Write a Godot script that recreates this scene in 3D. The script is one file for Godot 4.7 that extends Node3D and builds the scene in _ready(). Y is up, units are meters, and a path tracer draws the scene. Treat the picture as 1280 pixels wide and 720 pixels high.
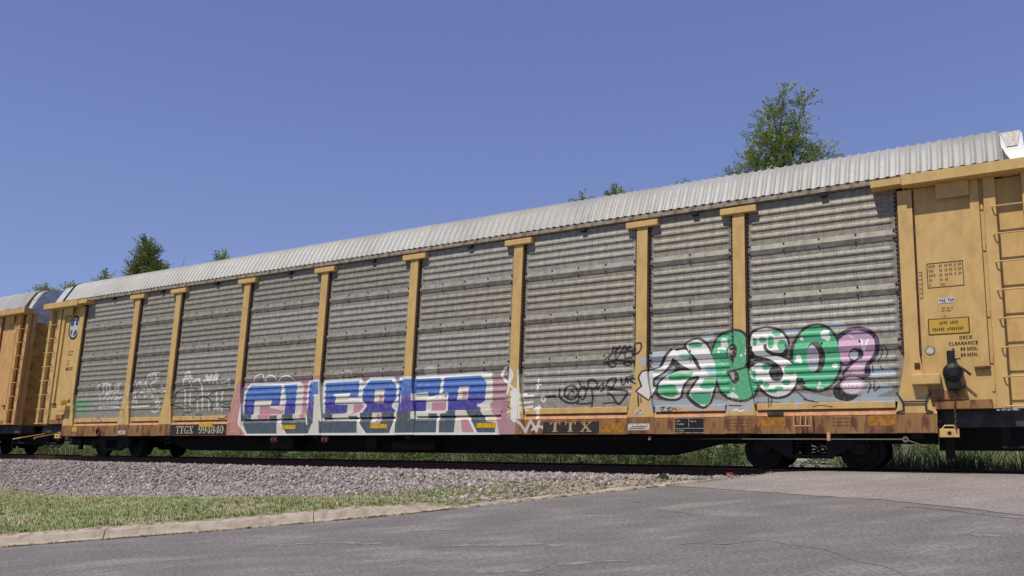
extends Node3D
# A bilevel rail car carrier, painted over, rolling past a road crossing under a clear sky.

const LEAN := 0.0447            # the carriages lean a little along the track
const CAR_X := -14.6           # centre of the painted car
const PAINT_W := {"far": [-14.0, 19.0], "near": [4.2, 10.0]}
const MAUVE := Color(0.68, 0.53, 0.56)
const MAUVE_T := Color(0.62, 0.47, 0.53, 0.75)
const SALMON := Color(0.76, 0.52, 0.47, 0.7)
const ROSE := Color(0.74, 0.54, 0.58)
const CREAM := Color(0.82, 0.81, 0.76)
const YELLOWISH := Color(0.83, 0.74, 0.52)
const SLATE := Color(0.27, 0.34, 0.39)
const PAINT_WHITE := Color(0.88, 0.88, 0.86)
const PAINT_OFF := Color(0.84, 0.84, 0.82)
const WHITE_T := Color(0.80, 0.80, 0.80, 0.45)
const TAG_WHITE := Color(0.82, 0.82, 0.80, 0.80)
const INK := Color(0.15, 0.145, 0.16)
const PURPLE_INK := Color(0.19, 0.10, 0.20)
const MIST := Color(0.63, 0.69, 0.73, 0.80)
const GREY_PALE := Color(0.63, 0.64, 0.67)
const GREEN := Color(0.29, 0.66, 0.48)
const GREEN_T := Color(0.24, 0.62, 0.36, 0.7)
const TEAL := Color(0.45, 0.72, 0.68, 0.75)
const LILAC := Color(0.76, 0.61, 0.71)
const PALE_PINK := Color(0.84, 0.72, 0.76)

var M := {}
var far_paint := {}
var near_paint := {}
var paint_rect := Rect2(0, 0, 1, 1)   # metres covered by the paint texture of the part being built
var shared := {}
var rng := RandomNumberGenerator.new()
var numbers := {}

# ---------------------------------------------------------------- mesh helpers
func begin() -> SurfaceTool:
	var st := SurfaceTool.new()
	st.begin(Mesh.PRIMITIVE_TRIANGLES)
	st.set_smooth_group(-1)
	return st

func vert(st: SurfaceTool, p: Vector3) -> void:
	st.set_uv(Vector2(p.x, -p.y))
	var u := (p.x - paint_rect.position.x) / paint_rect.size.x
	var w := 1.0 - (p.y - paint_rect.position.y) / paint_rect.size.y
	st.set_uv2(Vector2(clampf(u, 0.002, 0.998), clampf(w, 0.004, 0.996)))
	st.add_vertex(p)

func tri(st: SurfaceTool, a: Vector3, b: Vector3, c: Vector3, out: Vector3) -> void:
	if (a - c).cross(a - b).dot(out) < 0.0:
		vert(st, a); vert(st, c); vert(st, b)
	else:
		vert(st, a); vert(st, b); vert(st, c)

func quad(st: SurfaceTool, a: Vector3, b: Vector3, c: Vector3, d: Vector3, out: Vector3) -> void:
	tri(st, a, b, c, out)
	tri(st, a, c, d, out)

func box(st: SurfaceTool, lo: Vector3, hi: Vector3, bevel := 0.006) -> void:
	var c := (lo + hi) * 0.5
	var h := (hi - lo).abs() * 0.5
	var b := minf(bevel, minf(h.x, minf(h.y, h.z)) * 0.45)
	for ax in 3:
		var u := (ax + 1) % 3
		var w := (ax + 2) % 3
		for s in [-1.0, 1.0]:
			var out := Vector3.ZERO
			out[ax] = s
			var p: Array[Vector3] = []
			for k in 4:
				var q := Vector3.ZERO
				q[ax] = s * h[ax]
				q[u] = (h[u] - b) * (1.0 if k == 1 or k == 2 else -1.0)
				q[w] = (h[w] - b) * (1.0 if k >= 2 else -1.0)
				p.append(c + q)
			quad(st, p[0], p[1], p[2], p[3], out)
	if b < 0.0015:
		return
	for ax in 3:       # chamfers along the edges parallel to ax
		var u := (ax + 1) % 3
		var w := (ax + 2) % 3
		for su in [-1.0, 1.0]:
			for sw in [-1.0, 1.0]:
				var p: Array[Vector3] = []
				for k in 4:
					var q := Vector3.ZERO
					q[ax] = (h[ax] - b) * (1.0 if k == 1 or k == 2 else -1.0)
					q[u] = su * (h[u] if k < 2 else h[u] - b)
					q[w] = sw * (h[w] - b if k < 2 else h[w])
					p.append(c + q)
				var out := Vector3.ZERO
				out[u] = su
				out[w] = sw
				quad(st, p[0], p[1], p[2], p[3], out)
	for sx in [-1.0, 1.0]:
		for sy in [-1.0, 1.0]:
			for sz in [-1.0, 1.0]:
				var s := Vector3(sx, sy, sz)
				var e := h - Vector3(b, b, b)
				tri(st, c + s * Vector3(h.x, e.y, e.z), c + s * Vector3(e.x, h.y, e.z), c + s * Vector3(e.x, e.y, h.z), s)

func xbox(st: SurfaceTool, s: float, xa: float, xb: float, ya: float, yb: float, za: float, zb: float, bevel := 0.006) -> void:
	box(st, Vector3(minf(s * xa, s * xb), ya, za), Vector3(maxf(s * xa, s * xb), yb, zb), bevel)

func prism(st: SurfaceTool, poly: PackedVector2Array, za: float, zb: float) -> void:    # a polygon in x, y pushed from za to zb
	var idx := Geometry2D.triangulate_polygon(poly)
	for z in [za, zb]:
		var out := Vector3(0, 0, -1.0 if z == minf(za, zb) else 1.0)
		for i in range(0, idx.size(), 3):
			tri(st, Vector3(poly[idx[i]].x, poly[idx[i]].y, z), Vector3(poly[idx[i + 1]].x, poly[idx[i + 1]].y, z), Vector3(poly[idx[i + 2]].x, poly[idx[i + 2]].y, z), out)
	var cw := Geometry2D.is_polygon_clockwise(poly)
	for i in poly.size():
		var a := poly[i]
		var b := poly[(i + 1) % poly.size()]
		var n := Vector2(b.y - a.y, a.x - b.x) * (-1.0 if cw else 1.0)
		quad(st, Vector3(a.x, a.y, za), Vector3(b.x, b.y, za), Vector3(b.x, b.y, zb), Vector3(a.x, a.y, zb), Vector3(n.x, n.y, 0))

func tube(st: SurfaceTool, pts: Array, radii: Array, n := 8, caps := true) -> void:
	var rings := []
	var up := Vector3.UP
	for i in pts.size():
		var d: Vector3 = (pts[mini(i + 1, pts.size() - 1)] - pts[maxi(i - 1, 0)]).normalized()
		if absf(d.dot(up)) > 0.95:
			up = Vector3.RIGHT if absf(d.x) < 0.8 else Vector3.BACK
		var a := d.cross(up).normalized()
		up = a.cross(d).normalized()
		var r: float = radii[mini(i, radii.size() - 1)]
		var ring: Array[Vector3] = []
		for k in n:
			var t := TAU * k / n
			ring.append(pts[i] + (a * cos(t) + up * sin(t)) * r)
		rings.append(ring)
	for i in pts.size() - 1:
		var mid: Vector3 = (pts[i] + pts[i + 1]) * 0.5
		for k in n:
			var p: Vector3 = rings[i][k]
			var q: Vector3 = rings[i][(k + 1) % n]
			var q2: Vector3 = rings[i + 1][(k + 1) % n]
			var p2: Vector3 = rings[i + 1][k]
			quad(st, p, q, q2, p2, (p + q + p2 + q2) * 0.25 - mid)
	if caps:
		for e in [0, pts.size() - 1]:
			var d: Vector3 = (pts[0] - pts[1]) if e == 0 else (pts[e] - pts[e - 1])
			for k in n:
				tri(st, pts[e], rings[e][k], rings[e][(k + 1) % n], d)

func lathe(st: SurfaceTool, center: Vector3, prof: Array, n := 28) -> void:   # profile of (radius, z), turned round the z axis
	for i in prof.size() - 1:
		for k in n:
			var a := TAU * k / n
			var b := TAU * (k + 1) / n
			var p: Vector2 = prof[i]
			var q: Vector2 = prof[i + 1]
			var m := (a + b) * 0.5
			var out := Vector3(cos(m) * (p.y - q.y) * -1.0, sin(m) * (p.y - q.y) * -1.0, (p.x - q.x))
			quad(st, center + Vector3(cos(a) * p.x, sin(a) * p.x, p.y), center + Vector3(cos(b) * p.x, sin(b) * p.x, p.y), center + Vector3(cos(b) * q.x, sin(b) * q.x, q.y), center + Vector3(cos(a) * q.x, sin(a) * q.x, q.y), out)

func numbered(called: String) -> String:
	if not numbers.has(called):
		numbers[called] = 0
		return called
	numbers[called] += 1
	return "%s_%03d" % [called, numbers[called]]

func put(called: String, mesh: Mesh, mat: Material, parent: Node = self) -> MeshInstance3D:
	var o := MeshInstance3D.new()
	o.name = numbered(called) if parent == self else called
	o.mesh = mesh
	o.material_override = mat
	parent.add_child(o, true)
	return o

func done(called: String, st: SurfaceTool, mat: Material, parent: Node = self, smooth := false) -> MeshInstance3D:
	st.generate_normals()
	if smooth:
		st.index()
	return put(called, st.commit(), mat, parent)

func thing(called: String, label: String, category: String, at := Vector3.ZERO, group := "") -> Node3D:
	var o := Node3D.new()
	o.name = numbered(called)
	add_child(o)
	o.position = at
	tag(o, label, category, group)
	return o

func tag(o: Node, label: String, category: String, group := "") -> void:
	o.set_meta("label", label)
	o.set_meta("category", category)
	if group:
		o.set_meta("group", group)

func structure(o: Node, label := "") -> Node:
	o.set_meta("kind", "structure")
	if label:
		o.set_meta("label", label)
	return o

func lettering(parent: Node, text: String, high: float, at: Vector3, mat: Material, font := "Droid Sans", weight := 700, wide := 1.0, align := HORIZONTAL_ALIGNMENT_LEFT) -> MeshInstance3D:
	var t := TextMesh.new()
	var f := SystemFont.new()
	f.font_names = PackedStringArray([font])
	f.font_weight = weight
	t.font = f
	t.text = text
	t.font_size = 32
	t.pixel_size = high / 23.0
	t.depth = 0.004
	t.curve_step = 2.0
	t.horizontal_alignment = align
	t.vertical_alignment = VERTICAL_ALIGNMENT_CENTER
	var o := put("lettering", t, mat, parent)
	o.transform = Transform3D(Basis(Vector3(wide, 0, 0), Vector3.UP, Vector3.BACK), at)
	return o

# ---------------------------------------------------------------- textures and materials
func noise_image(seed_: int, freq: float, size: int, octaves := 4) -> Image:
	var n := FastNoiseLite.new()
	n.seed = seed_
	n.noise_type = FastNoiseLite.TYPE_SIMPLEX_SMOOTH
	n.frequency = freq
	n.fractal_octaves = octaves
	return n.get_seamless_image(size, size)

# base colour broken by broad blotches toward a, fine grain, and streaks toward b (streaks run down when v is stretched)
func weathered(seed_: int, base: Color, a: Color, amount_a: float, b: Color, amount_b: float, grain: float, size := 256, streak_x := 1, streak_y := 1) -> ImageTexture:
	var n1 := noise_image(seed_, 0.012, size)
	var n2 := noise_image(seed_ + 7, 0.02, size, 5)
	var n3 := noise_image(seed_ + 13, 0.35, size, 2)
	var im := Image.create(size, size, false, Image.FORMAT_RGB8)
	for y in size:
		for x in size:
			var c := base.lerp(a, clampf((n1.get_pixel(x, y).r - 0.35) * 2.2, 0, 1) * amount_a)
			var s := n2.get_pixel((x * streak_x) % size, (y * streak_y / 4) % size if streak_y != 1 else y).r if streak_x != 1 or streak_y != 1 else n2.get_pixel(x, y).r
			c = c.lerp(b, clampf((s - 0.52) * 4.0, 0, 1) * amount_b)
			var g := 1.0 + (n3.get_pixel(x, y).r - 0.5) * grain
			im.set_pixel(x, y, Color(c.r * g, c.g * g, c.b * g))
	im.generate_mipmaps()
	return ImageTexture.create_from_image(im)

func mat(tex: Texture2D, metres: float, rough := 0.8, metal := 0.0, bump: Texture2D = null, bump_cm := 0.3) -> StandardMaterial3D:
	var m := StandardMaterial3D.new()
	m.albedo_texture = tex
	m.uv1_triplanar = true
	m.uv1_scale = Vector3.ONE / metres
	m.roughness = rough
	m.metallic = metal
	if bump:
		m.heightmap_enabled = true
		m.heightmap_texture = bump
		m.heightmap_scale = bump_cm
	return m

func plain(c: Color, rough := 0.7, metal := 0.0) -> StandardMaterial3D:
	var m := StandardMaterial3D.new()
	m.albedo_color = c
	m.roughness = rough
	m.metallic = metal
	return m

func painted(m: StandardMaterial3D, paint: Dictionary) -> StandardMaterial3D:   # the same surface under the graffiti paint
	var p: StandardMaterial3D = m.duplicate()
	p.detail_enabled = true
	p.detail_blend_mode = BaseMaterial3D.BLEND_MODE_MIX
	p.detail_uv_layer = BaseMaterial3D.DETAIL_UV_2
	p.detail_albedo = paint.tex
	return p

func panel_texture() -> ImageTexture:      # galvanised sheet with punched holes in upright rows, 1.12 m a side
	var s := 512
	var n1 := noise_image(301, 0.01, s)
	var n2 := noise_image(302, 0.05, s, 4)
	var n3 := noise_image(303, 0.4, s, 2)
	var im := Image.create(s, s, false, Image.FORMAT_RGB8)
	for y in s:
		for x in s:
			var c := Color(0.62, 0.61, 0.575).lerp(Color(0.55, 0.54, 0.505), clampf((n1.get_pixel(x, y).r - 0.3) * 2.0, 0, 1))
			c = c.lerp(Color(0.41, 0.365, 0.305), clampf((n2.get_pixel(x * 3 % s, y / 3).r - 0.50) * 3.0, 0, 1) * 0.6)
			var g := 1.0 + (n3.get_pixel(x, y).r - 0.5) * 0.22
			im.set_pixel(x, y, Color(c.r * g, c.g * g, c.b * g))
	for column in [30, 92, 112, 132, 196, 262, 282, 350, 418, 438, 486]:
		for k in 25:
			if (k * 7 + column) % 9 < 2:
				continue
			var yy: int = int(k * 20.48) + 4
			for dy in 9:
				for dx in 6:
					im.set_pixel((column + dx) % s, (yy + dy) % s, Color(0.25, 0.245, 0.235))
	im.generate_mipmaps()
	return ImageTexture.create_from_image(im)

func roof_texture() -> ImageTexture:
	return weathered(41, Color(0.67, 0.672, 0.66), Color(0.62, 0.622, 0.605), 0.8, Color(0.60, 0.585, 0.55), 0.35, 0.10)

func make_materials() -> void:
	var grain := ImageTexture.create_from_image(noise_image(5, 0.25, 256, 3))
	var soft := ImageTexture.create_from_image(noise_image(6, 0.04, 256, 4))
	M.yellow = mat(weathered(11, Color(0.79, 0.66, 0.415), Color(0.755, 0.625, 0.39), 0.9, Color(0.66, 0.51, 0.33), 0.30, 0.06), 1.7, 0.62, 0.0, soft, 0.5)
	M.yellow.uv1_scale = Vector3(0.8, 0.3, 0.8)
	M.orange = mat(weathered(12, Color(0.79, 0.62, 0.385), Color(0.745, 0.58, 0.36), 0.9, Color(0.60, 0.44, 0.29), 0.35, 0.06), 1.7, 0.62, 0.0, soft, 0.5)
	M.orange.uv1_scale = Vector3(0.8, 0.3, 0.8)
	M.sill = mat(weathered(14, Color(0.57, 0.42, 0.245), Color(0.48, 0.335, 0.20), 1.0, Color(0.34, 0.18, 0.13), 0.8, 0.12), 1.0, 0.7, 0.0, soft, 0.5)
	M.sill.uv1_scale = Vector3(0.9, 0.30, 0.9)
	M.lip = mat(weathered(15, Color(0.76, 0.58, 0.39), Color(0.70, 0.50, 0.36), 0.9, Color(0.52, 0.30, 0.23), 0.5, 0.08), 0.9, 0.7)
	M.lip.uv1_scale = Vector3(0.9, 0.3, 0.9)
	M.gold_shade = mat(weathered(16, Color(0.74, 0.58, 0.32), Color(0.66, 0.50, 0.28), 0.9, Color(0.45, 0.34, 0.22), 0.5, 0.08), 1.9, 0.7)
	M.rust = mat(weathered(17, Color(0.36, 0.22, 0.16), Color(0.26, 0.15, 0.12), 1.0, Color(0.45, 0.30, 0.20), 0.5, 0.2), 0.6, 0.9)
	M.galv = StandardMaterial3D.new()
	M.galv.albedo_texture = panel_texture()
	M.galv.uv1_scale = Vector3.ONE / 1.12
	M.galv.roughness = 0.58
	M.galv.metallic = 0.15
	for k in 3:
		var gv: StandardMaterial3D = M.galv.duplicate()
		gv.albedo_color = [Color(1, 1, 1), Color(0.93, 0.925, 0.91), Color(0.97, 0.955, 0.92)][k]
		gv.uv1_offset = Vector3(0.31 * k, 0.17 * k, 0)
		M["galv_%d" % k] = gv
	M.band = mat(weathered(21, Color(0.565, 0.555, 0.52), Color(0.49, 0.48, 0.445), 1.0, Color(0.42, 0.37, 0.31), 0.55, 0.08), 1.1, 0.6, 0.15, soft, 0.4)
	M.rail_strip = mat(weathered(22, Color(0.60, 0.565, 0.51), Color(0.53, 0.48, 0.42), 1.0, Color(0.40, 0.28, 0.20), 0.7, 0.1), 1.3, 0.7)
	var rt := roof_texture()
	for k in 3:
		var r := mat(rt, 2.3 + 0.4 * k, 0.55, 0.1, soft, 0.6)
		r.albedo_color = [Color(1, 1, 1), Color(0.955, 0.955, 0.95), Color(0.985, 0.98, 0.965)][k]
		M["roof_%d" % k] = r
	M.silver = mat(weathered(24, Color(0.80, 0.81, 0.82), Color(0.72, 0.73, 0.74), 1.0, Color(0.6, 0.6, 0.6), 0.4, 0.05), 1.6, 0.40, 0.15)
	M.dark = mat(weathered(25, Color(0.10, 0.085, 0.075), Color(0.07, 0.06, 0.055), 1.0, Color(0.16, 0.10, 0.07), 0.5, 0.2), 0.9, 0.85)
	M.core = plain(Color(0.12, 0.12, 0.115), 0.9)
	M.wheel = mat(weathered(26, Color(0.09, 0.078, 0.07), Color(0.065, 0.057, 0.052), 1.0, Color(0.15, 0.10, 0.08), 0.5, 0.2), 0.5, 0.8, 0.2)
	M.tread = plain(Color(0.42, 0.40, 0.38), 0.35, 0.8)
	M.bluegrey = mat(weathered(27, Color(0.24, 0.25, 0.27), Color(0.16, 0.16, 0.17), 1.0, Color(0.20, 0.14, 0.11), 0.5, 0.15), 1.0, 0.8)
	M.plate = mat(weathered(28, Color(0.14, 0.13, 0.13), Color(0.18, 0.16, 0.14), 1.0, Color(0.26, 0.18, 0.13), 0.4, 0.15), 0.6, 0.8)
	M.stencil = mat(weathered(29, Color(0.72, 0.71, 0.66), Color(0.60, 0.57, 0.50), 1.0, Color(0.45, 0.38, 0.30), 0.5, 0.1), 0.3, 0.8)
	M.stencil_tan = mat(weathered(30, Color(0.72, 0.64, 0.50), Color(0.60, 0.50, 0.38), 1.0, Color(0.40, 0.30, 0.22), 0.5, 0.1), 0.3, 0.8)
	M.print = plain(Color(0.27, 0.19, 0.11), 0.8)
	M.print_soft = plain(Color(0.43, 0.31, 0.17), 0.8)
	M.sticker_yellow = mat(weathered(31, Color(0.83, 0.66, 0.05), Color(0.74, 0.56, 0.05), 1.0, Color(0.55, 0.40, 0.10), 0.3, 0.06), 0.4, 0.5)
	M.sticker_gold = mat(weathered(32, Color(0.66, 0.46, 0.10), Color(0.58, 0.38, 0.10), 1.0, Color(0.42, 0.25, 0.12), 0.6, 0.1), 0.5, 0.7)
	M.plate_yellow = plain(Color(0.74, 0.60, 0.22), 0.6)
	M.sticker_white = mat(weathered(33, Color(0.80, 0.79, 0.76), Color(0.66, 0.64, 0.60), 1.0, Color(0.5, 0.45, 0.4), 0.4, 0.08), 0.2, 0.7)
	M.blue = plain(Color(0.14, 0.24, 0.50), 0.6)
	M.leafgreen = plain(Color(0.18, 0.42, 0.24), 0.6)
	M.black = plain(Color(0.045, 0.045, 0.05), 0.55)
	M.steel = plain(Color(0.42, 0.39, 0.36), 0.65, 0.1)
	M.asphalt = mat(road_texture(51, Color(0.46, 0.442, 0.432), Color(0.56, 0.535, 0.515), Color(0.405, 0.39, 0.382)), 6.5, 0.9, 0.0, grain, 0.6)
	M.apron = mat(road_texture(52, Color(0.56, 0.53, 0.505), Color(0.62, 0.585, 0.56), Color(0.51, 0.48, 0.46)), 5.0, 0.9, 0.0, grain, 0.5)
	for k in ["asphalt", "apron"]:
		M[k].uv1_triplanar = false
		M[k].uv1_scale = Vector3.ONE / 7.0
	M.crack = mat(weathered(53, Color(0.52, 0.50, 0.48), Color(0.40, 0.39, 0.38), 1.0, Color(0.38, 0.37, 0.37), 0.8, 0.2), 0.7, 0.95)
	M.crack_dark = plain(Color(0.365, 0.35, 0.34), 0.95)
	M.scuff = mat(weathered(57, Color(0.54, 0.525, 0.51), Color(0.48, 0.47, 0.46), 1.0, Color(0.42, 0.41, 0.41), 0.8, 0.2), 0.8, 0.95)
	M.concrete = mat(weathered(54, Color(0.73, 0.675, 0.61), Color(0.65, 0.60, 0.535), 1.0, Color(0.48, 0.41, 0.33), 0.7, 0.16), 1.0, 0.92, 0.0, grain, 0.8)
	M.rail = mat(weathered(55, Color(0.40, 0.27, 0.20), Color(0.32, 0.21, 0.16), 1.0, Color(0.28, 0.19, 0.15), 0.5, 0.12), 0.5, 0.75, 0.2)
	M.tie = mat(weathered(56, Color(0.22, 0.18, 0.15), Color(0.16, 0.13, 0.11), 1.0, Color(0.30, 0.26, 0.22), 0.5, 0.2), 0.8, 0.95)
	M.ground = mat(weathered(61, Color(1, 1, 1), Color(0.82, 0.82, 0.80), 1.0, Color(0.66, 0.64, 0.62), 0.6, 0.4), 1.3, 0.97, 0.0, grain, 1.5)
	M.ground.vertex_color_use_as_albedo = true
	M.stone = mat(weathered(62, Color(1, 1, 1), Color(0.86, 0.86, 0.86), 1.0, Color(0.75, 0.72, 0.70), 0.5, 0.25), 0.15, 0.93)
	M.stone.vertex_color_use_as_albedo = true
	M.blade = StandardMaterial3D.new()
	M.blade.vertex_color_use_as_albedo = true
	M.blade.roughness = 0.75
	M.blade.backlight_enabled = true
	M.blade.backlight = Color(0.35, 0.38, 0.2)
	M.leaf = M.blade.duplicate()
	M.leaf.roughness = 0.6
	M.leaf.backlight = Color(0.7, 0.75, 0.4)
	M.bark = mat(weathered(63, Color(0.33, 0.28, 0.23), Color(0.24, 0.20, 0.17), 1.0, Color(0.42, 0.38, 0.33), 0.4, 0.25), 0.8, 0.95)

func road_texture(seed_: int, base: Color, pale: Color, deep: Color) -> ImageTexture:
	var s := 768
	var n1 := noise_image(seed_, 0.007, s, 5)
	var n2 := noise_image(seed_ + 3, 0.03, s, 5)
	var n3 := noise_image(seed_ + 5, 0.26, s, 3)
	var n4 := noise_image(seed_ + 6, 0.11, s, 3)
	var n5 := noise_image(seed_ + 8, 0.006, s, 2)
	var im := Image.create(s, s, false, Image.FORMAT_RGB8)
	for y in s:
		for x in s:
			var a := n1.get_pixel(x, (y * 3) % s).r
			var b := n2.get_pixel(x, (y * 3) % s).r
			var d := n4.get_pixel(x, (y * 2) % s).r
			var e := n5.get_pixel(x, y).r
			var c := base.lerp(pale, clampf((a * 0.5 + b * 0.25 + d * 0.12 + e * 0.5 - 0.735) * 4.0, 0, 1) * 0.7)
			c = c.lerp(deep, clampf((0.52 - a * 0.5 - e * 0.35 - d * 0.15) * 4.0, 0, 1) * 0.7)
			var g := n3.get_pixel(x, y).r
			c = c * (1.0 + (g - 0.5) * 0.62 + (d - 0.5) * 0.20)
			if g > 0.78:
				c = c.lerp(pale, 0.8)
			elif g < 0.2:
				c = c.lerp(deep, 0.8)
			im.set_pixel(x, y, c)
	im.generate_mipmaps()
	return ImageTexture.create_from_image(im)

# ---------------------------------------------------------------- graffiti, painted flat into the paint layer
func new_paint(key: String, width: int) -> Dictionary:
	var x0: float = PAINT_W[key][0]
	var w: float = PAINT_W[key][1]
	var per := width / w
	var im := Image.create(width, int(2.7 * per), false, Image.FORMAT_RGBA8)
	im.fill(Color(0.6, 0.6, 0.6, 0.0))
	return {"im": im, "x0": x0, "y0": 0.5, "per": per, "rect": Rect2(x0, 0.5, w, 2.7)}

func g_points(t: Dictionary, pts: Array) -> PackedVector2Array:
	var out := PackedVector2Array()
	var h: int = t.im.get_height()
	for i in range(0, pts.size(), 2):
		out.append(Vector2((pts[i] - t.x0) * t.per, h - (pts[i + 1] - t.y0) * t.per))
	return out

func g_over(t: Dictionary, x: int, y: int, c: Color, cover: float) -> void:
	var under: Color = t.im.get_pixel(x, y)
	var a := c.a * cover
	var total := a + under.a * (1.0 - a)
	if total <= 0.001:
		return
	var k := a / total
	t.im.set_pixel(x, y, Color(lerpf(under.r, c.r, k), lerpf(under.g, c.g, k), lerpf(under.b, c.b, k), total))

func face_color(y: float) -> Color:
	var c := Color(0.26, 0.39, 0.68).lerp(Color(0.35, 0.52, 0.77), clampf((y - 1.5) / 0.6, 0, 1))
	c = Color(0.29, 0.26, 0.60).lerp(c, smoothstep(1.47, 1.56, y))
	return SLATE.lerp(c, smoothstep(1.17, 1.23, y))

func g_raster(t: Dictionary, p: PackedVector2Array, c: Color, faces: bool) -> void:
	var w: int = t.im.get_width()
	var h: int = t.im.get_height()
	var lo := p[0]
	var hi := p[0]
	for q in p:
		lo = lo.min(q)
		hi = hi.max(q)
	var x0 := clampi(int(lo.x) - 1, 0, w - 1)
	var x1 := clampi(int(hi.x) + 1, 0, w - 1)
	if hi.x < 0 or lo.x > w:
		return
	var row := PackedFloat32Array()
	row.resize(w + 2)
	for y in range(clampi(int(lo.y) - 1, 0, h - 1), clampi(int(hi.y) + 1, 0, h - 1) + 1):
		var any := false
		for sub in 3:
			var yy := y + (sub + 0.5) / 3.0
			var hits: Array[float] = []
			for i in p.size():
				var a := p[i]
				var b := p[(i + 1) % p.size()]
				if (a.y <= yy) != (b.y <= yy):
					hits.append(a.x + (yy - a.y) / (b.y - a.y) * (b.x - a.x))
			hits.sort()
			for k in range(0, hits.size() - 1, 2):
				var xa := clampf(hits[k], 0, w - 1)
				var xb := clampf(hits[k + 1], 0, w - 1)
				any = true
				for x in range(int(xa), int(xb) + 1):
					row[x] += maxf(0.0, minf(xb, x + 1.0) - maxf(xa, x)) / 3.0
		if any:
			var cc := c
			if faces:
				cc = face_color(t.y0 + (h - y) / t.per)
			for x in range(x0, x1 + 1):
				if row[x] > 0.01:
					g_over(t, x, y, cc, minf(row[x], 1.0))
				row[x] = 0.0

func g_fill(t: Dictionary, pts: Array, c: Color) -> void:
	g_raster(t, g_points(t, pts), c, false)

func g_face(t: Dictionary, pts: Array) -> void:
	g_raster(t, g_points(t, pts), Color.WHITE, true)

func rounded(p: PackedVector2Array, closed: bool) -> PackedVector2Array:
	var out := PackedVector2Array()
	var n := p.size()
	for i in (n if closed else n - 1):
		var a := p[(i - 1 + n) % n] if closed or i > 0 else p[0]
		var b := p[i]
		var c := p[(i + 1) % n]
		var d := p[(i + 2) % n] if closed or i < n - 2 else p[n - 1]
		for k in 5:
			out.append(b.cubic_interpolate(c, a, d, k / 5.0))
	if not closed:
		out.append(p[n - 1])
	return out

func g_blob(t: Dictionary, pts: Array, c: Color) -> void:
	g_raster(t, rounded(g_points(t, pts), true), c, false)

func g_stroke(t: Dictionary, p: PackedVector2Array, width: float, c: Color) -> void:
	var r: float = width * t.per * 0.5
	var w: int = t.im.get_width()
	var h: int = t.im.get_height()
	var lo := p[0]
	var hi := p[0]
	for q in p:
		lo = lo.min(q)
		hi = hi.max(q)
	if hi.x < 0 or lo.x > w:
		return
	var cover := {}
	for i in p.size() - 1:
		var a := p[i]
		var b := p[i + 1]
		for y in range(maxi(0, int(minf(a.y, b.y) - r - 1)), mini(h - 1, int(maxf(a.y, b.y) + r + 1)) + 1):
			for x in range(maxi(0, int(minf(a.x, b.x) - r - 1)), mini(w - 1, int(maxf(a.x, b.x) + r + 1)) + 1):
				var q := Vector2(x + 0.5, y + 0.5)
				var s := clampf(r + 0.5 - q.distance_to(Geometry2D.get_closest_point_to_segment(q, a, b)), 0, 1)
				if s > 0.0:
					var key := y * w + x
					cover[key] = maxf(cover.get(key, 0.0), s)
	for key in cover:
		g_over(t, key % w, key / w, c, cover[key])

func g_line(t: Dictionary, pts: Array, width: float, c: Color) -> void:
	g_stroke(t, g_points(t, pts), width, c)

func g_curve(t: Dictionary, pts: Array, width: float, c: Color) -> void:
	g_stroke(t, rounded(g_points(t, pts), false), width, c)

func make_paint() -> void:
	far_paint = new_paint("far", 2048)
	near_paint = new_paint("near", 2048)
	draw_paint()
	for t in [far_paint, near_paint]:
		var worn := noise_image(77, 0.06, 512, 4)
		var im: Image = t.im
		for y in im.get_height():
			for x in im.get_width():
				var c := im.get_pixel(x, y)
				if c.a > 0.0:
					var n := worn.get_pixel(x % 512, y % 512).r
					if c.a < 0.79 and c.b > c.r + 0.04:      # thin mist and fat-cap scrawl breaks up into patches
						c.a *= clampf(0.65 + (n - 0.46) * 5.0, 0.25, 1.0)
					c.a *= 0.97 - 0.22 * clampf((n - 0.52) * 4.0, 0, 1)
					var g := 0.94 + 0.12 * n
					im.set_pixel(x, y, Color(c.r * g, c.g * g, c.b * g, c.a))
		t.tex = ImageTexture.create_from_image(im)

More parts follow.
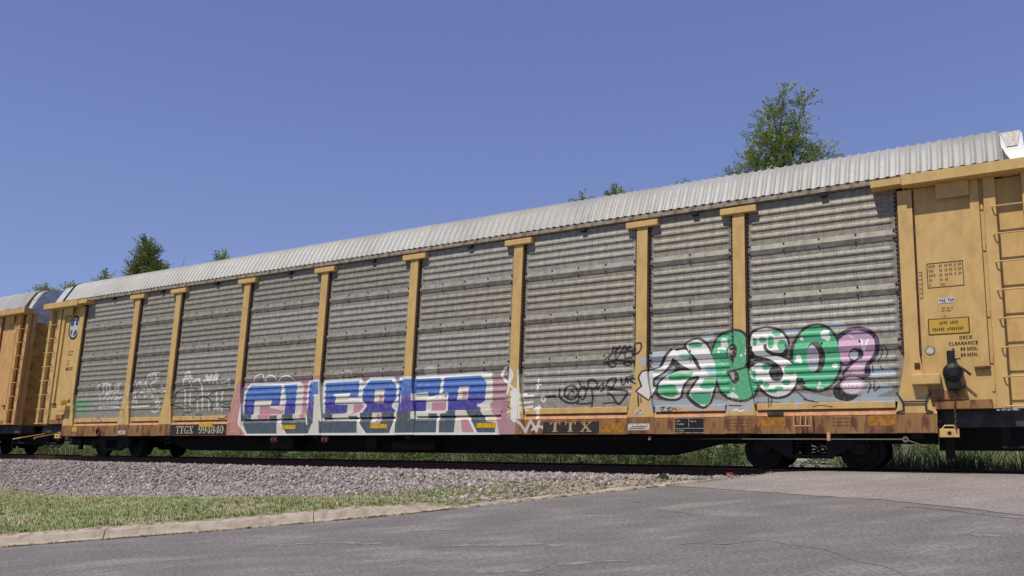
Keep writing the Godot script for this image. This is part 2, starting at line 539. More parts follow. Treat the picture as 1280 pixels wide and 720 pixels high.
func draw_paint() -> void:
	# mauve halo of the blue block piece
	g_blob(far_paint, [-4.60,1.05,-4.55,1.56,-4.47,1.89,-4.36,2.12,-3.95,2.08,-3.17,2.01,-2.38,2.02,-1.85,2.10,-1.36,2.05], MAUVE_T)
	g_fill(far_paint, [-4.61,0.97,-4.48,1.92,-4.30,2.05,-2.11,2.01,-1.84,2.00,-1.40,2.02,-1.20,0.64,-4.05,0.65,-4.55,0.69], MAUVE)
	g_fill(far_paint, [-4.72,0.99,-4.59,1.46,-4.42,1.89,-4.24,0.95,-3.95,0.65,-4.67,0.65], SALMON)
	g_fill(far_paint, [3.62,1.97,3.89,1.93,4.15,1.87,4.28,1.67,4.32,1.00,4.52,0.92,4.53,0.63,3.95,0.63,3.82,1.36], MAUVE)
	g_blob(far_paint, [-1.74,2.07,-1.78,2.00,-1.88,1.96,-2.01,1.96,-2.12,2.01,-2.17,2.08,-2.14,2.15,-2.04,2.19,-1.90,2.19,-1.79,2.14], MAUVE_T)
	g_blob(far_paint, [0.31,2.05,0.28,1.99,0.19,1.95,0.08,1.96,-0.01,2.00,-0.05,2.06,-0.03,2.13,0.06,2.16,0.18,2.16,0.27,2.12], MAUVE_T)
	g_blob(far_paint, [0.74,2.01,0.72,1.96,0.65,1.93,0.55,1.93,0.47,1.97,0.44,2.02,0.46,2.08,0.54,2.11,0.63,2.10,0.71,2.07], MAUVE_T)
	g_blob(far_paint, [1.33,2.05,1.30,1.98,1.21,1.94,1.09,1.95,0.99,1.99,0.95,2.06,0.98,2.13,1.07,2.17,1.19,2.17,1.29,2.12], MAUVE_T)
	g_blob(far_paint, [2.65,2.02,2.63,1.97,2.56,1.94,2.47,1.95,2.40,1.98,2.37,2.04,2.39,2.09,2.46,2.12,2.55,2.12,2.62,2.08], MAUVE_T)
	g_blob(far_paint, [2.31,2.08,2.28,2.01,2.18,1.96,2.06,1.97,1.95,2.02,1.91,2.10,1.94,2.17,2.04,2.22,2.16,2.21,2.27,2.16], WHITE_T)
	# cream ground between the letters
	g_fill(far_paint, [-4.25,1.03,-4.22,1.83,-4.02,2.01,-2.15,1.98,-1.96,1.91,-1.96,1.50,-1.99,1.01,-1.81,2.00,-1.40,2.02,-1.31,1.98,-0.05,1.99,0.12,1.90,0.25,2.00,0.98,1.98,1.19,1.80,1.30,0.90,1.33,0.63,-3.90,0.64,-4.19,0.95], CREAM)
	g_fill(far_paint, [0.72,1.98,0.99,1.96,1.12,1.81,1.18,1.98,2.41,1.98,3.55,1.99,3.75,1.98,3.84,1.85,3.85,1.36,3.76,1.28,4.02,0.98,4.12,0.63,0.84,0.63], CREAM)
	# letter faces: blue at the top, violet in the middle, slate at the bottom
	g_face(far_paint, [-4.18,1.80,-3.99,1.98,-2.80,1.95,-2.82,1.40,-3.14,1.41,-3.13,1.57,-3.79,1.58,-3.80,1.03,-4.16,1.03])
	g_face(far_paint, [-4.16,1.05,-2.81,1.03,-2.76,0.68,-3.88,0.68])
	g_face(far_paint, [-3.10,1.16,-2.83,1.16,-2.83,1.02,-3.11,1.02])
	g_face(far_paint, [-2.72,1.95,-2.23,1.95,-2.24,1.53,-2.25,1.00,-2.66,1.00,-2.59,1.54])
	g_face(far_paint, [-2.66,1.02,-1.49,1.01,-1.63,0.68,-2.43,0.68])
	g_face(far_paint, [-1.81,2.00,-1.41,2.00,-1.38,1.65,-1.51,1.64,-1.49,0.93,-1.78,0.93,-1.78,1.52])
	g_face(far_paint, [-1.22,1.96,-0.07,1.98,-0.08,1.54,-0.37,1.54,-0.40,1.62,-0.84,1.62,-0.86,1.39,-0.44,1.38,-0.44,1.17,-0.86,1.16,-0.86,1.02,-1.17,1.03])
	g_face(far_paint, [-1.29,1.01,-0.03,0.99,-0.00,0.70,-1.25,0.70])
	g_face(far_paint, [-0.31,1.11,-0.02,1.10,-0.04,1.02,-0.32,1.03])
	g_face(far_paint, [0.26,1.96,0.97,1.95,1.12,1.77,1.11,1.45,0.98,1.34,1.14,1.22,1.14,1.02,1.11,0.89,1.02,0.68,0.29,0.68,0.04,0.92,0.04,1.19,0.18,1.34,0.02,1.48,0.03,1.78])
	g_face(far_paint, [1.16,1.92,1.26,1.93,1.36,0.69,1.23,0.69])
	g_face(far_paint, [1.24,1.96,1.56,1.97,2.41,1.96,2.40,1.49,2.08,1.49,2.06,1.62,1.61,1.60,1.61,1.44,2.01,1.43,2.01,1.17,1.63,1.18,1.64,1.01,2.39,1.00,2.42,0.69,1.20,0.69,1.18,0.93,1.26,0.98,1.34,1.51])
	g_face(far_paint, [2.14,1.14,2.40,1.14,2.38,1.01,2.13,1.01])
	g_face(far_paint, [2.50,1.96,3.52,1.95,3.67,1.78,3.65,1.39,3.47,1.30,3.55,1.19,3.77,0.93,3.99,0.90,4.00,0.68,3.51,0.68,3.30,0.99,3.19,1.18,2.92,1.19,2.90,0.68,2.48,0.69,2.47,1.11,2.63,1.16,2.62,1.42,2.48,1.58])
	# insides and cream returns
	g_fill(far_paint, [0.42,1.74,0.73,1.73,0.73,1.39,0.43,1.40], CREAM)
	g_fill(far_paint, [0.44,1.17,0.74,1.17,0.71,0.91,0.42,0.92], CREAM)
	g_fill(far_paint, [0.58,1.59,0.70,1.58,0.69,1.43,0.57,1.44], ROSE)
	g_fill(far_paint, [0.59,1.14,0.69,1.14,0.68,0.93,0.58,0.93], ROSE)
	g_fill(far_paint, [-3.57,1.42,-3.16,1.41,-3.14,1.35,-2.63,1.27,-2.71,1.18,-3.09,1.19,-3.16,1.04,-3.57,1.03], ROSE)
	g_fill(far_paint, [-1.98,1.91,-1.80,1.89,-1.82,1.06,-2.00,1.05], ROSE)
	g_fill(far_paint, [-0.23,1.39,0.07,1.39,0.11,1.31,-0.03,1.18,-0.23,1.15], ROSE)
	g_fill(far_paint, [2.92,1.72,3.20,1.73,3.18,1.40,2.89,1.41], CREAM)
	g_fill(far_paint, [3.03,1.62,3.17,1.61,3.16,1.45,3.02,1.44], ROSE)
	g_fill(far_paint, [2.18,1.37,2.61,1.39,2.59,1.18,2.17,1.18], ROSE)
	g_fill(far_paint, [3.08,0.99,3.30,0.99,3.49,0.66,3.13,0.66], ROSE)
	g_fill(far_paint, [2.89,1.18,3.17,1.18,3.30,0.99,2.90,0.97], CREAM)
	g_fill(far_paint, [3.77,1.28,3.86,1.28,4.08,1.03,4.02,0.98], ROSE)
	g_fill(far_paint, [3.77,1.00,4.00,1.00,4.00,0.93,3.79,0.93], YELLOWISH)
	g_fill(far_paint, [2.14,1.13,2.39,1.13,2.38,1.01,2.13,1.01], SLATE)
	# white outlines and loose arcs
	g_line(far_paint, [-4.25,0.98,-4.18,1.81,-4.00,2.00,-2.80,1.97,-2.15,1.98], 0.0675, PAINT_WHITE)
	g_line(far_paint, [-2.76,1.95,-2.77,1.40,-3.17,1.39], 0.054000000000000006, PAINT_WHITE)
	g_line(far_paint, [-1.69,0.93,-1.83,1.52,-1.81,2.00,-1.40,2.01], 0.054000000000000006, PAINT_WHITE)
	g_line(far_paint, [-1.22,1.01,-1.27,1.98,-0.06,1.99,-0.06,1.53,-0.38,1.53], 0.0675, PAINT_WHITE)
	g_line(far_paint, [0.04,0.91,0.01,1.19,0.16,1.34,0.00,1.48,0.02,1.78,0.25,1.99,0.98,1.98,1.15,1.78,1.13,1.45,1.01,1.34,1.16,1.22,1.15,0.90], 0.0675, PAINT_WHITE)
	g_line(far_paint, [-3.95,0.66,-1.25,0.66,1.32,0.66], 0.06075, PAINT_WHITE)
	g_line(far_paint, [0.84,0.66,1.96,0.67,4.02,0.66], 0.06075, PAINT_WHITE)
	g_line(far_paint, [0.95,1.97,1.12,1.81,1.15,1.45,1.01,1.32,1.19,1.19,1.19,0.99], 0.0675, PAINT_WHITE)
	g_line(far_paint, [1.19,1.97,2.41,1.97,3.55,1.99,3.79,1.96], 0.0675, PAINT_WHITE)
	g_line(far_paint, [2.47,1.96,2.40,1.50], 0.0675, PAINT_WHITE)
	g_line(far_paint, [3.47,1.29,3.76,1.28], 0.0675, PAINT_WHITE)
	g_line(far_paint, [2.06,1.48,2.61,1.57,2.61,1.15,1.70,1.16], 0.054000000000000006, PAINT_WHITE)
	g_line(far_paint, [-0.90,1.63,-0.39,1.64], 0.054000000000000006, PAINT_WHITE)
	g_line(far_paint, [2.42,1.14,2.42,0.69], 0.04725000000000001, PAINT_WHITE)
	g_line(far_paint, [-4.24,0.95,-3.90,0.66], 0.054000000000000006, PAINT_WHITE)
	g_line(far_paint, [-2.66,0.93,-2.43,0.67], 0.054000000000000006, PAINT_WHITE)
	g_line(far_paint, [0.04,0.91,0.28,0.67], 0.054000000000000006, PAINT_WHITE)
	g_line(far_paint, [1.13,0.90,1.04,0.67], 0.054000000000000006, PAINT_WHITE)
	g_line(far_paint, [-1.53,1.64,-1.36,1.64], 0.0405, PAINT_WHITE)
	g_line(far_paint, [3.30,0.99,3.51,0.67], 0.0675, PAINT_WHITE)
	g_curve(far_paint, [-3.88,2.06,-3.82,2.20,-3.66,2.26,-3.51,2.19,-3.43,2.05], 0.03, PAINT_WHITE)
	g_curve(far_paint, [-3.42,2.05,-3.36,2.19,-3.22,2.21,-3.07,2.16,-2.96,2.04], 0.03, PAINT_WHITE)
	g_curve(far_paint, [-2.95,2.03,-2.81,2.15,-2.61,2.18,-2.42,2.12,-2.31,2.03], 0.03, PAINT_WHITE)
	g_curve(far_paint, [-1.03,2.00,-0.98,2.13,-0.83,2.15,-0.73,2.01], 0.03, WHITE_T)
	g_curve(far_paint, [-0.71,2.01,-0.61,2.20,-0.40,2.21,-0.32,2.04], 0.03, WHITE_T)
	g_line(far_paint, [-0.46,2.03,-0.06,2.10], 0.02, INK)
	# white handwriting on the post and bay right of the blue piece
	g_curve(far_paint, [4.31,1.73,4.39,1.89,4.35,2.01,4.22,2.09,4.11,2.02,4.09,1.90,4.23,1.77,4.32,1.83], 0.06, PAINT_WHITE)
	g_curve(far_paint, [4.32,1.98,4.31,1.67,4.28,1.52], 0.05, PAINT_WHITE)
	g_curve(far_paint, [4.31,1.73,4.58,1.51,4.72,1.50], 0.04, PAINT_WHITE)
	g_curve(far_paint, [4.54,2.02,4.55,1.51], 0.045, PAINT_WHITE)
	g_curve(far_paint, [4.26,1.10,4.41,1.14,4.81,1.15], 0.03, PAINT_WHITE)
	g_curve(far_paint, [4.42,1.02,4.64,0.99], 0.03, PAINT_WHITE)
	g_line(far_paint, [4.47,1.57,4.49,0.97], 0.13, PAINT_WHITE)
	g_line(far_paint, [4.38,1.56,4.42,0.97], 0.05, PAINT_WHITE)
	g_line(far_paint, [4.56,1.51,4.60,1.02], 0.045, PAINT_WHITE)
	g_line(far_paint, [4.58,1.45,4.90,1.46], 0.045, PAINT_WHITE)
	g_line(far_paint, [4.59,1.31,4.87,1.33], 0.045, PAINT_WHITE)
	g_line(far_paint, [4.58,1.20,4.88,1.23], 0.045, PAINT_WHITE)
	g_line(far_paint, [4.53,0.94,4.66,0.86,4.77,0.70,4.89,0.94,5.04,0.71,5.10,0.92], 0.06, TAG_WHITE)
	g_curve(far_paint, [4.93,0.74,5.07,0.82,5.20,0.77,5.27,0.68], 0.05, TAG_WHITE)
	g_curve(far_paint, [5.02,1.80,4.99,1.56], 0.035, PAINT_WHITE)
	g_curve(far_paint, [4.95,1.68,5.07,1.69], 0.035, PAINT_WHITE)
	g_curve(far_paint, [5.10,1.43,5.09,1.37,5.14,1.33,5.19,1.37,5.15,1.42,5.10,1.43], 0.035, PAINT_WHITE)
	g_curve(far_paint, [5.04,1.25,5.05,1.01], 0.035, PAINT_WHITE)
	g_line(far_paint, [4.97,1.19,5.06,1.19,5.04,1.01], 0.08, PAINT_WHITE)
	g_line(far_paint, [5.19,0.81,5.20,0.81], 0.025, TAG_WHITE)
	g_line(far_paint, [5.25,0.80,5.25,0.79], 0.03, TAG_WHITE)
	g_line(far_paint, [4.23,1.42,4.38,1.44], 0.018, INK)
	g_line(far_paint, [4.22,1.33,4.36,1.34,4.29,1.24,4.39,1.20], 0.018, INK)
	g_line(far_paint, [4.20,1.30,4.35,1.21], 0.018, INK)
	g_fill(far_paint, [4.16,1.65,4.24,1.67,4.30,1.02,4.20,0.98], MAUVE_T)
	g_curve(near_paint, [4.31,1.73,4.39,1.89,4.35,2.01,4.22,2.09,4.11,2.02,4.09,1.90,4.23,1.77,4.32,1.83], 0.06, PAINT_WHITE)
	g_curve(near_paint, [4.32,1.98,4.31,1.67,4.28,1.52], 0.05, PAINT_WHITE)
	g_curve(near_paint, [4.31,1.73,4.58,1.51,4.72,1.50], 0.04, PAINT_WHITE)
	g_curve(near_paint, [4.54,2.02,4.55,1.51], 0.045, PAINT_WHITE)
	g_curve(near_paint, [4.26,1.10,4.41,1.14,4.81,1.15], 0.03, PAINT_WHITE)
	g_curve(near_paint, [4.42,1.02,4.64,0.99], 0.03, PAINT_WHITE)
	g_line(near_paint, [4.47,1.57,4.49,0.97], 0.13, PAINT_WHITE)
	g_line(near_paint, [4.38,1.56,4.42,0.97], 0.05, PAINT_WHITE)
	g_line(near_paint, [4.56,1.51,4.60,1.02], 0.045, PAINT_WHITE)
	g_line(near_paint, [4.58,1.45,4.90,1.46], 0.045, PAINT_WHITE)
	g_line(near_paint, [4.59,1.31,4.87,1.33], 0.045, PAINT_WHITE)
	g_line(near_paint, [4.58,1.20,4.88,1.23], 0.045, PAINT_WHITE)
	g_line(near_paint, [4.53,0.94,4.66,0.86,4.77,0.70,4.89,0.94,5.04,0.71,5.10,0.92], 0.06, TAG_WHITE)
	g_curve(near_paint, [4.93,0.74,5.07,0.82,5.20,0.77,5.27,0.68], 0.05, TAG_WHITE)
	g_curve(near_paint, [5.02,1.80,4.99,1.56], 0.035, PAINT_WHITE)
	g_curve(near_paint, [4.95,1.68,5.07,1.69], 0.035, PAINT_WHITE)
	g_curve(near_paint, [5.10,1.43,5.09,1.37,5.14,1.33,5.19,1.37,5.15,1.42,5.10,1.43], 0.035, PAINT_WHITE)
	g_curve(near_paint, [5.04,1.25,5.05,1.01], 0.035, PAINT_WHITE)
	g_line(near_paint, [4.97,1.19,5.06,1.19,5.04,1.01], 0.08, PAINT_WHITE)
	g_line(near_paint, [5.19,0.81,5.20,0.81], 0.025, TAG_WHITE)
	g_line(near_paint, [5.25,0.80,5.25,0.79], 0.03, TAG_WHITE)
	g_line(near_paint, [4.23,1.42,4.38,1.44], 0.018, INK)
	g_line(near_paint, [4.22,1.33,4.36,1.34,4.29,1.24,4.39,1.20], 0.018, INK)
	g_line(near_paint, [4.20,1.30,4.35,1.21], 0.018, INK)
	g_fill(near_paint, [4.16,1.65,4.24,1.67,4.30,1.02,4.20,0.98], MAUVE_T)
	# black handwriting
	g_curve(near_paint, [5.53,1.57,5.54,1.42,5.68,1.31,5.85,1.28,5.98,1.32], 0.051, INK)
	g_curve(near_paint, [5.96,1.49,5.92,1.40,5.83,1.36,5.73,1.38,5.66,1.45,5.66,1.55,5.72,1.62,5.83,1.64,5.92,1.59,5.96,1.49], 0.051, INK)
	g_curve(near_paint, [5.74,1.45,5.81,1.53,5.88,1.49], 0.0425, INK)
	g_curve(near_paint, [5.98,1.35,6.01,1.56,6.13,1.61,6.15,1.46,6.08,1.35,6.01,1.41], 0.0425, INK)
	g_curve(near_paint, [5.97,1.74,6.04,1.62,6.16,1.55], 0.0425, INK)
	g_curve(near_paint, [6.19,1.57,6.21,1.73,6.34,1.74,6.41,1.63,6.34,1.56,6.24,1.59], 0.051, INK)
	g_curve(near_paint, [6.28,1.53,6.31,1.40,6.29,1.20], 0.051, INK)
	g_curve(near_paint, [6.41,1.54,6.54,1.67,6.54,1.54,6.48,1.51], 0.0425, INK)
	g_curve(near_paint, [6.60,1.60,6.67,1.73,6.83,1.75,6.75,1.58,6.62,1.61], 0.0425, INK)
	g_curve(near_paint, [6.64,1.52,6.80,1.53,7.08,1.48,6.99,1.33,6.87,1.24,6.74,1.42,6.65,1.46], 0.051, INK)
	g_curve(near_paint, [5.95,1.27,6.15,1.26,6.28,1.28], 0.0425, INK)
	g_curve(near_paint, [6.55,1.26,6.80,1.27,6.93,1.24], 0.034, INK)
	g_curve(near_paint, [5.22,1.43,5.43,1.44], 0.051, INK)
	g_curve(near_paint, [6.94,1.76,6.96,1.64,7.02,1.64,7.06,1.77], 0.0425, INK)
	g_curve(near_paint, [7.08,1.77,7.09,1.65], 0.037399999999999996, INK)
	g_curve(near_paint, [7.11,1.78,7.19,1.79,7.13,1.72,7.19,1.66], 0.037399999999999996, INK)
	g_curve(near_paint, [7.17,1.75,7.28,1.72], 0.037399999999999996, INK)
	g_curve(near_paint, [7.18,1.66,7.29,1.63], 0.037399999999999996, INK)
	g_curve(near_paint, [6.77,2.40,6.67,2.15], 0.0408, INK)
	g_curve(near_paint, [6.59,2.15,6.78,2.29,6.91,2.40], 0.0408, INK)
	g_curve(near_paint, [6.82,2.38,6.82,2.14], 0.0408, INK)
	g_curve(near_paint, [6.85,2.14,7.01,2.40,7.04,2.25,6.91,2.26], 0.0408, INK)
	g_curve(near_paint, [7.04,2.38,7.03,2.16,7.14,2.16], 0.0408, INK)
	g_curve(near_paint, [7.13,2.39,7.07,2.28,7.23,2.30,7.17,2.15], 0.0408, INK)
	g_curve(near_paint, [7.23,2.37,7.17,2.24,7.26,2.18,7.29,2.32], 0.0408, INK)
	g_curve(near_paint, [6.66,2.24,7.23,2.31], 0.0408, INK)
	g_curve(near_paint, [6.59,2.08,6.85,2.11,7.23,2.07], 0.0408, INK)
	g_curve(near_paint, [6.82,2.04,6.79,2.00,6.72,1.99,6.65,2.03,6.65,2.07,6.71,2.10,6.79,2.08], 0.0408, INK)
	g_curve(near_paint, [7.16,2.04,7.13,2.01,7.06,2.00,7.00,2.03,7.00,2.06,7.06,2.08,7.13,2.07], 0.0408, INK)
	g_curve(near_paint, [7.23,2.40,7.37,2.43,7.41,2.36,7.36,2.25,7.25,2.19], 0.0408, INK)
	g_line(near_paint, [7.35,1.43,7.36,1.19], 0.03, INK)
	g_line(near_paint, [7.41,1.37,7.42,1.25], 0.02, INK)
	# light blue mist round the green and white piece
	g_blob(near_paint, [7.35,2.16,7.49,2.13,7.59,2.23,7.90,2.23,7.93,2.00,7.53,1.96,7.38,2.03], MIST)
	g_blob(near_paint, [7.62,1.31,7.93,1.27,8.40,1.32,9.08,1.25,9.07,1.05,8.85,1.12,8.60,1.07,8.20,1.13,7.75,1.05,7.60,1.14], MIST)
	g_blob(near_paint, [9.08,1.25,9.62,1.29,9.59,1.08,9.48,1.03,9.35,1.11,9.21,1.03,9.10,1.11], MIST)
	g_blob(near_paint, [8.63,2.52,8.86,2.55,8.86,2.45,8.69,2.38], MIST)
	g_blob(near_paint, [9.45,1.24,9.79,1.31,10.51,1.36,11.05,1.27,12.05,1.25,11.98,1.15,11.47,1.20,11.43,1.14,11.24,1.19,10.51,1.19,10.42,1.06,10.35,1.19,10.23,1.19,10.15,1.12,10.08,1.21], MIST)
	g_blob(near_paint, [11.59,1.70,11.73,1.77,11.96,1.74,12.04,1.64,11.84,1.60,11.61,1.60], MIST)
	g_blob(near_paint, [11.53,1.41,11.83,1.47,11.99,1.39,11.71,1.26,11.47,1.19], MIST)
	g_blob(near_paint, [10.97,2.55,11.12,2.59,11.28,2.53,11.23,2.47,10.99,2.47], MIST)
	g_blob(near_paint, [10.13,2.53,10.36,2.55,10.44,2.46,10.26,2.42], MIST)
	# black shadows and outlines, then the letter faces
	g_blob(near_paint, [8.25,2.30,8.34,2.37,8.48,2.39,8.63,2.32,8.74,2.14,8.82,1.92,8.85,1.65,8.79,1.40,8.72,1.22,8.64,1.12,8.56,1.14,8.42,1.22,8.33,1.32,8.31,1.38,8.41,1.51,8.51,1.69,8.34,1.67,8.22,1.59,8.17,1.48,8.13,1.34,8.04,1.29,7.86,1.29,7.72,1.36,7.67,1.48,7.71,1.60,7.88,1.74,8.13,1.82,8.53,1.82,8.45,1.96,8.36,2.11], INK)
	g_curve(near_paint, [8.31,2.33,8.40,2.40,8.55,2.43,8.69,2.35,8.80,2.18,8.89,1.95,8.91,1.68,8.85,1.44,8.78,1.25,8.70,1.16,8.63,1.17,8.49,1.26,8.39,1.35,8.38,1.42,8.47,1.55,8.58,1.72,8.40,1.71,8.29,1.62,8.23,1.51,8.20,1.38,8.11,1.32,7.93,1.33,7.79,1.39,7.74,1.51,7.78,1.64,7.94,1.77,8.19,1.85,8.60,1.85,8.52,2.00,8.42,2.14,8.31,2.33], .095, INK)
	g_blob(near_paint, [7.93,2.25,8.08,2.27,8.25,2.27,8.36,2.13,8.43,2.00,8.53,1.89,8.35,1.89,8.16,2.00,8.00,2.11,7.85,1.91,7.60,1.75,7.55,1.61], INK)
	g_curve(near_paint, [7.99,2.22,8.13,2.24,8.31,2.25,8.41,2.10,8.49,1.97,8.58,1.86,8.40,1.86,8.21,1.97,8.05,2.08,7.90,1.88,7.66,1.72,7.60,1.58,7.99,2.22], .095, INK)
	g_fill(near_paint, [7.61,1.89,7.38,1.84,7.33,1.74,7.40,1.56,7.28,1.48,7.53,1.31,7.66,1.55,7.59,1.58,7.65,1.72,7.89,1.84,8.01,2.08,7.95,2.19,7.91,2.08,7.80,1.95], INK)
	g_line(near_paint, [7.66,1.89,7.43,1.85,7.37,1.74,7.44,1.57,7.32,1.48,7.57,1.31,7.70,1.56,7.63,1.58,7.69,1.73,7.93,1.84,8.05,2.08,7.99,2.19,7.96,2.08,7.84,1.95,7.66,1.89], 0.06, INK)
	g_fill(near_paint, [7.93,2.23,7.66,1.62,7.93,1.83,8.22,1.85,8.60,1.85,8.40,2.06,8.11,2.24], INK)
	g_blob(near_paint, [8.80,2.08,8.86,2.30,8.99,2.45,9.19,2.51,9.38,2.46,9.49,2.31,9.52,2.13,9.48,1.94,9.44,1.82,9.59,1.78,9.65,1.62,9.64,1.43,9.54,1.28,9.36,1.22,9.15,1.27,8.98,1.39,8.89,1.62,8.85,1.89], INK)
	g_curve(near_paint, [8.84,2.12,8.90,2.34,9.03,2.49,9.23,2.54,9.42,2.50,9.53,2.35,9.56,2.16,9.52,1.98,9.48,1.85,9.63,1.81,9.69,1.65,9.67,1.47,9.58,1.31,9.40,1.26,9.19,1.31,9.02,1.43,8.93,1.65,8.89,1.93,8.84,2.12], .095, INK)
	g_blob(near_paint, [9.52,2.19,9.53,2.38,9.60,2.48,9.82,2.54,10.06,2.46,10.18,2.31,10.20,2.15,10.13,2.04,9.94,2.05,9.87,2.10,9.97,2.03,10.23,1.91,10.34,1.75,10.35,1.57,10.27,1.39,10.11,1.29,9.90,1.29,9.72,1.43,9.62,1.60,9.54,1.75,9.53,1.86,9.65,1.93,9.84,1.91,9.94,1.83,9.89,1.73,9.94,1.61,10.04,1.60,10.07,1.72,9.99,1.84,9.81,1.95,9.60,2.01], INK)
	g_curve(near_paint, [9.57,2.22,9.58,2.41,9.65,2.51,9.87,2.56,10.10,2.49,10.23,2.34,10.24,2.18,10.17,2.07,9.99,2.08,9.91,2.13,10.02,2.06,10.27,1.94,10.38,1.78,10.40,1.60,10.31,1.42,10.16,1.32,9.95,1.32,9.77,1.46,9.67,1.63,9.59,1.78,9.57,1.89,9.70,1.96,9.88,1.94,9.99,1.86,9.94,1.76,9.98,1.64,10.09,1.63,10.12,1.74,10.04,1.87,9.86,1.98,9.65,2.04,9.57,2.22], .095, INK)
	g_blob(near_paint, [11.09,1.93,11.04,1.68,10.92,1.49,10.76,1.39,10.58,1.39,10.41,1.51,10.30,1.71,10.27,1.97,10.31,2.22,10.44,2.42,10.61,2.52,10.79,2.51,10.95,2.38,11.06,2.18], INK)
	g_curve(near_paint, [11.16,1.95,11.11,1.71,10.99,1.51,10.83,1.41,10.65,1.42,10.49,1.53,10.37,1.74,10.34,1.99,10.39,2.24,10.51,2.44,10.68,2.54,10.86,2.53,11.02,2.40,11.12,2.20,11.16,1.95], .095, INK)
	g_blob(near_paint, [11.11,2.27,11.22,2.36,11.41,2.40,11.60,2.34,11.71,2.21,11.72,2.01,11.63,1.86,11.55,1.76,11.54,1.59,11.20,1.60,11.23,1.68,11.32,1.79,11.42,1.87,11.45,1.97,11.39,2.05,11.31,2.04,11.26,1.95,11.29,1.85,11.20,1.81,11.12,1.89], PURPLE_INK)
	g_curve(near_paint, [11.14,2.31,11.26,2.40,11.45,2.44,11.64,2.38,11.75,2.24,11.75,2.04,11.67,1.90,11.59,1.80,11.57,1.63,11.23,1.64,11.26,1.72,11.36,1.83,11.45,1.91,11.48,2.01,11.42,2.09,11.34,2.08,11.29,1.99,11.32,1.89,11.24,1.84,11.16,1.92,11.14,2.31], .095, PURPLE_INK)
	g_blob(near_paint, [11.44,1.36,11.40,1.26,11.29,1.20,11.15,1.21,11.04,1.27,11.01,1.38,11.05,1.48,11.16,1.54,11.30,1.53,11.41,1.47], INK)
	g_blob(near_paint, [10.10,1.82,10.07,1.73,9.99,1.67,9.90,1.68,9.82,1.74,9.79,1.83,9.82,1.92,9.90,1.98,10.00,1.97,10.08,1.91], INK)
	g_fill(near_paint, [11.11,1.62,11.58,1.62,11.53,1.56,11.15,1.50], INK)
	g_blob(near_paint, [8.31,2.33,8.40,2.40,8.55,2.43,8.69,2.35,8.80,2.18,8.89,1.95,8.91,1.68,8.85,1.44,8.78,1.25,8.70,1.16,8.63,1.17,8.49,1.26,8.39,1.35,8.38,1.42,8.47,1.55,8.58,1.72,8.40,1.71,8.29,1.62,8.23,1.51,8.20,1.38,8.11,1.32,7.93,1.33,7.79,1.39,7.74,1.51,7.78,1.64,7.94,1.77,8.19,1.85,8.60,1.85,8.52,2.00,8.42,2.14], PAINT_OFF)
	g_fill(near_paint, [7.66,1.89,7.43,1.85,7.37,1.74,7.44,1.57,7.32,1.48,7.57,1.31,7.70,1.56,7.63,1.58,7.69,1.73,7.93,1.84,8.05,2.08,7.99,2.19,7.96,2.08,7.84,1.95], PAINT_OFF)
	g_blob(near_paint, [7.99,2.22,8.13,2.24,8.31,2.25,8.41,2.10,8.49,1.97,8.58,1.86,8.40,1.86,8.21,1.97,8.05,2.08,7.90,1.88,7.66,1.72,7.60,1.58], PAINT_OFF)
	g_fill(near_paint, [8.03,2.09,8.22,1.96,8.40,1.87,8.19,1.88,8.10,1.87], INK)
	g_blob(near_paint, [7.69,1.70,7.90,1.85,8.06,1.94,8.08,1.87,7.87,1.75,7.70,1.64], MIST)
	g_curve(near_paint, [7.64,1.62,7.66,1.71,7.90,1.86,8.05,2.08], 0.04, INK)
	g_blob(near_paint, [8.36,2.22,8.46,2.14,8.54,2.03,8.60,1.87,8.52,1.92,8.43,2.09], INK)
	g_blob(near_paint, [7.75,1.56,7.90,1.59,8.08,1.58,8.11,1.43,8.05,1.35,7.87,1.37,7.77,1.44], GREEN)
	g_blob(near_paint, [8.40,1.38,8.57,1.42,8.81,1.39,8.74,1.21,8.64,1.19,8.49,1.27], GREEN)
	g_blob(near_paint, [7.99,1.79,8.17,1.81,8.32,1.78,8.25,1.68,8.08,1.67,7.96,1.69], GREEN)
	g_blob(near_paint, [8.36,2.36,8.49,2.39,8.63,2.35,8.60,2.29,8.40,2.30], GREEN)
	g_blob(near_paint, [8.60,1.58,8.86,1.59,8.84,1.49,8.63,1.49], GREEN)
	g_blob(near_paint, [7.86,1.47,8.11,1.52,8.14,1.39,7.93,1.36], GREEN_T)
	g_blob(near_paint, [8.11,1.71,8.25,1.79,8.46,1.81,8.34,1.68], GREEN_T)
	g_blob(near_paint, [8.69,1.69,8.90,1.68,8.86,1.57,8.66,1.58], GREEN_T)
	g_blob(near_paint, [8.18,2.16,8.40,2.17,8.43,2.06,8.25,2.07], TEAL)
	g_blob(near_paint, [8.69,1.91,8.89,1.90,8.91,1.71,8.77,1.74], TEAL)
	g_blob(near_paint, [8.84,2.12,8.90,2.34,9.03,2.49,9.23,2.54,9.42,2.50,9.53,2.35,9.56,2.16,9.52,1.98,9.48,1.85,9.63,1.81,9.69,1.65,9.67,1.47,9.58,1.31,9.40,1.26,9.19,1.31,9.02,1.43,8.93,1.65,8.89,1.93], GREEN)
	g_blob(near_paint, [9.33,2.13,9.30,2.04,9.23,2.00,9.17,2.01,9.13,2.08,9.12,2.18,9.16,2.27,9.22,2.31,9.28,2.30,9.33,2.23], INK)
	g_blob(near_paint, [9.26,2.13,9.24,2.06,9.20,2.02,9.16,2.03,9.14,2.08,9.14,2.16,9.16,2.23,9.20,2.27,9.24,2.26,9.26,2.21], GREY_PALE)
	g_blob(near_paint, [9.12,1.79,9.25,1.81,9.35,1.75,9.37,1.64,9.30,1.56,9.22,1.60,9.16,1.69], INK)
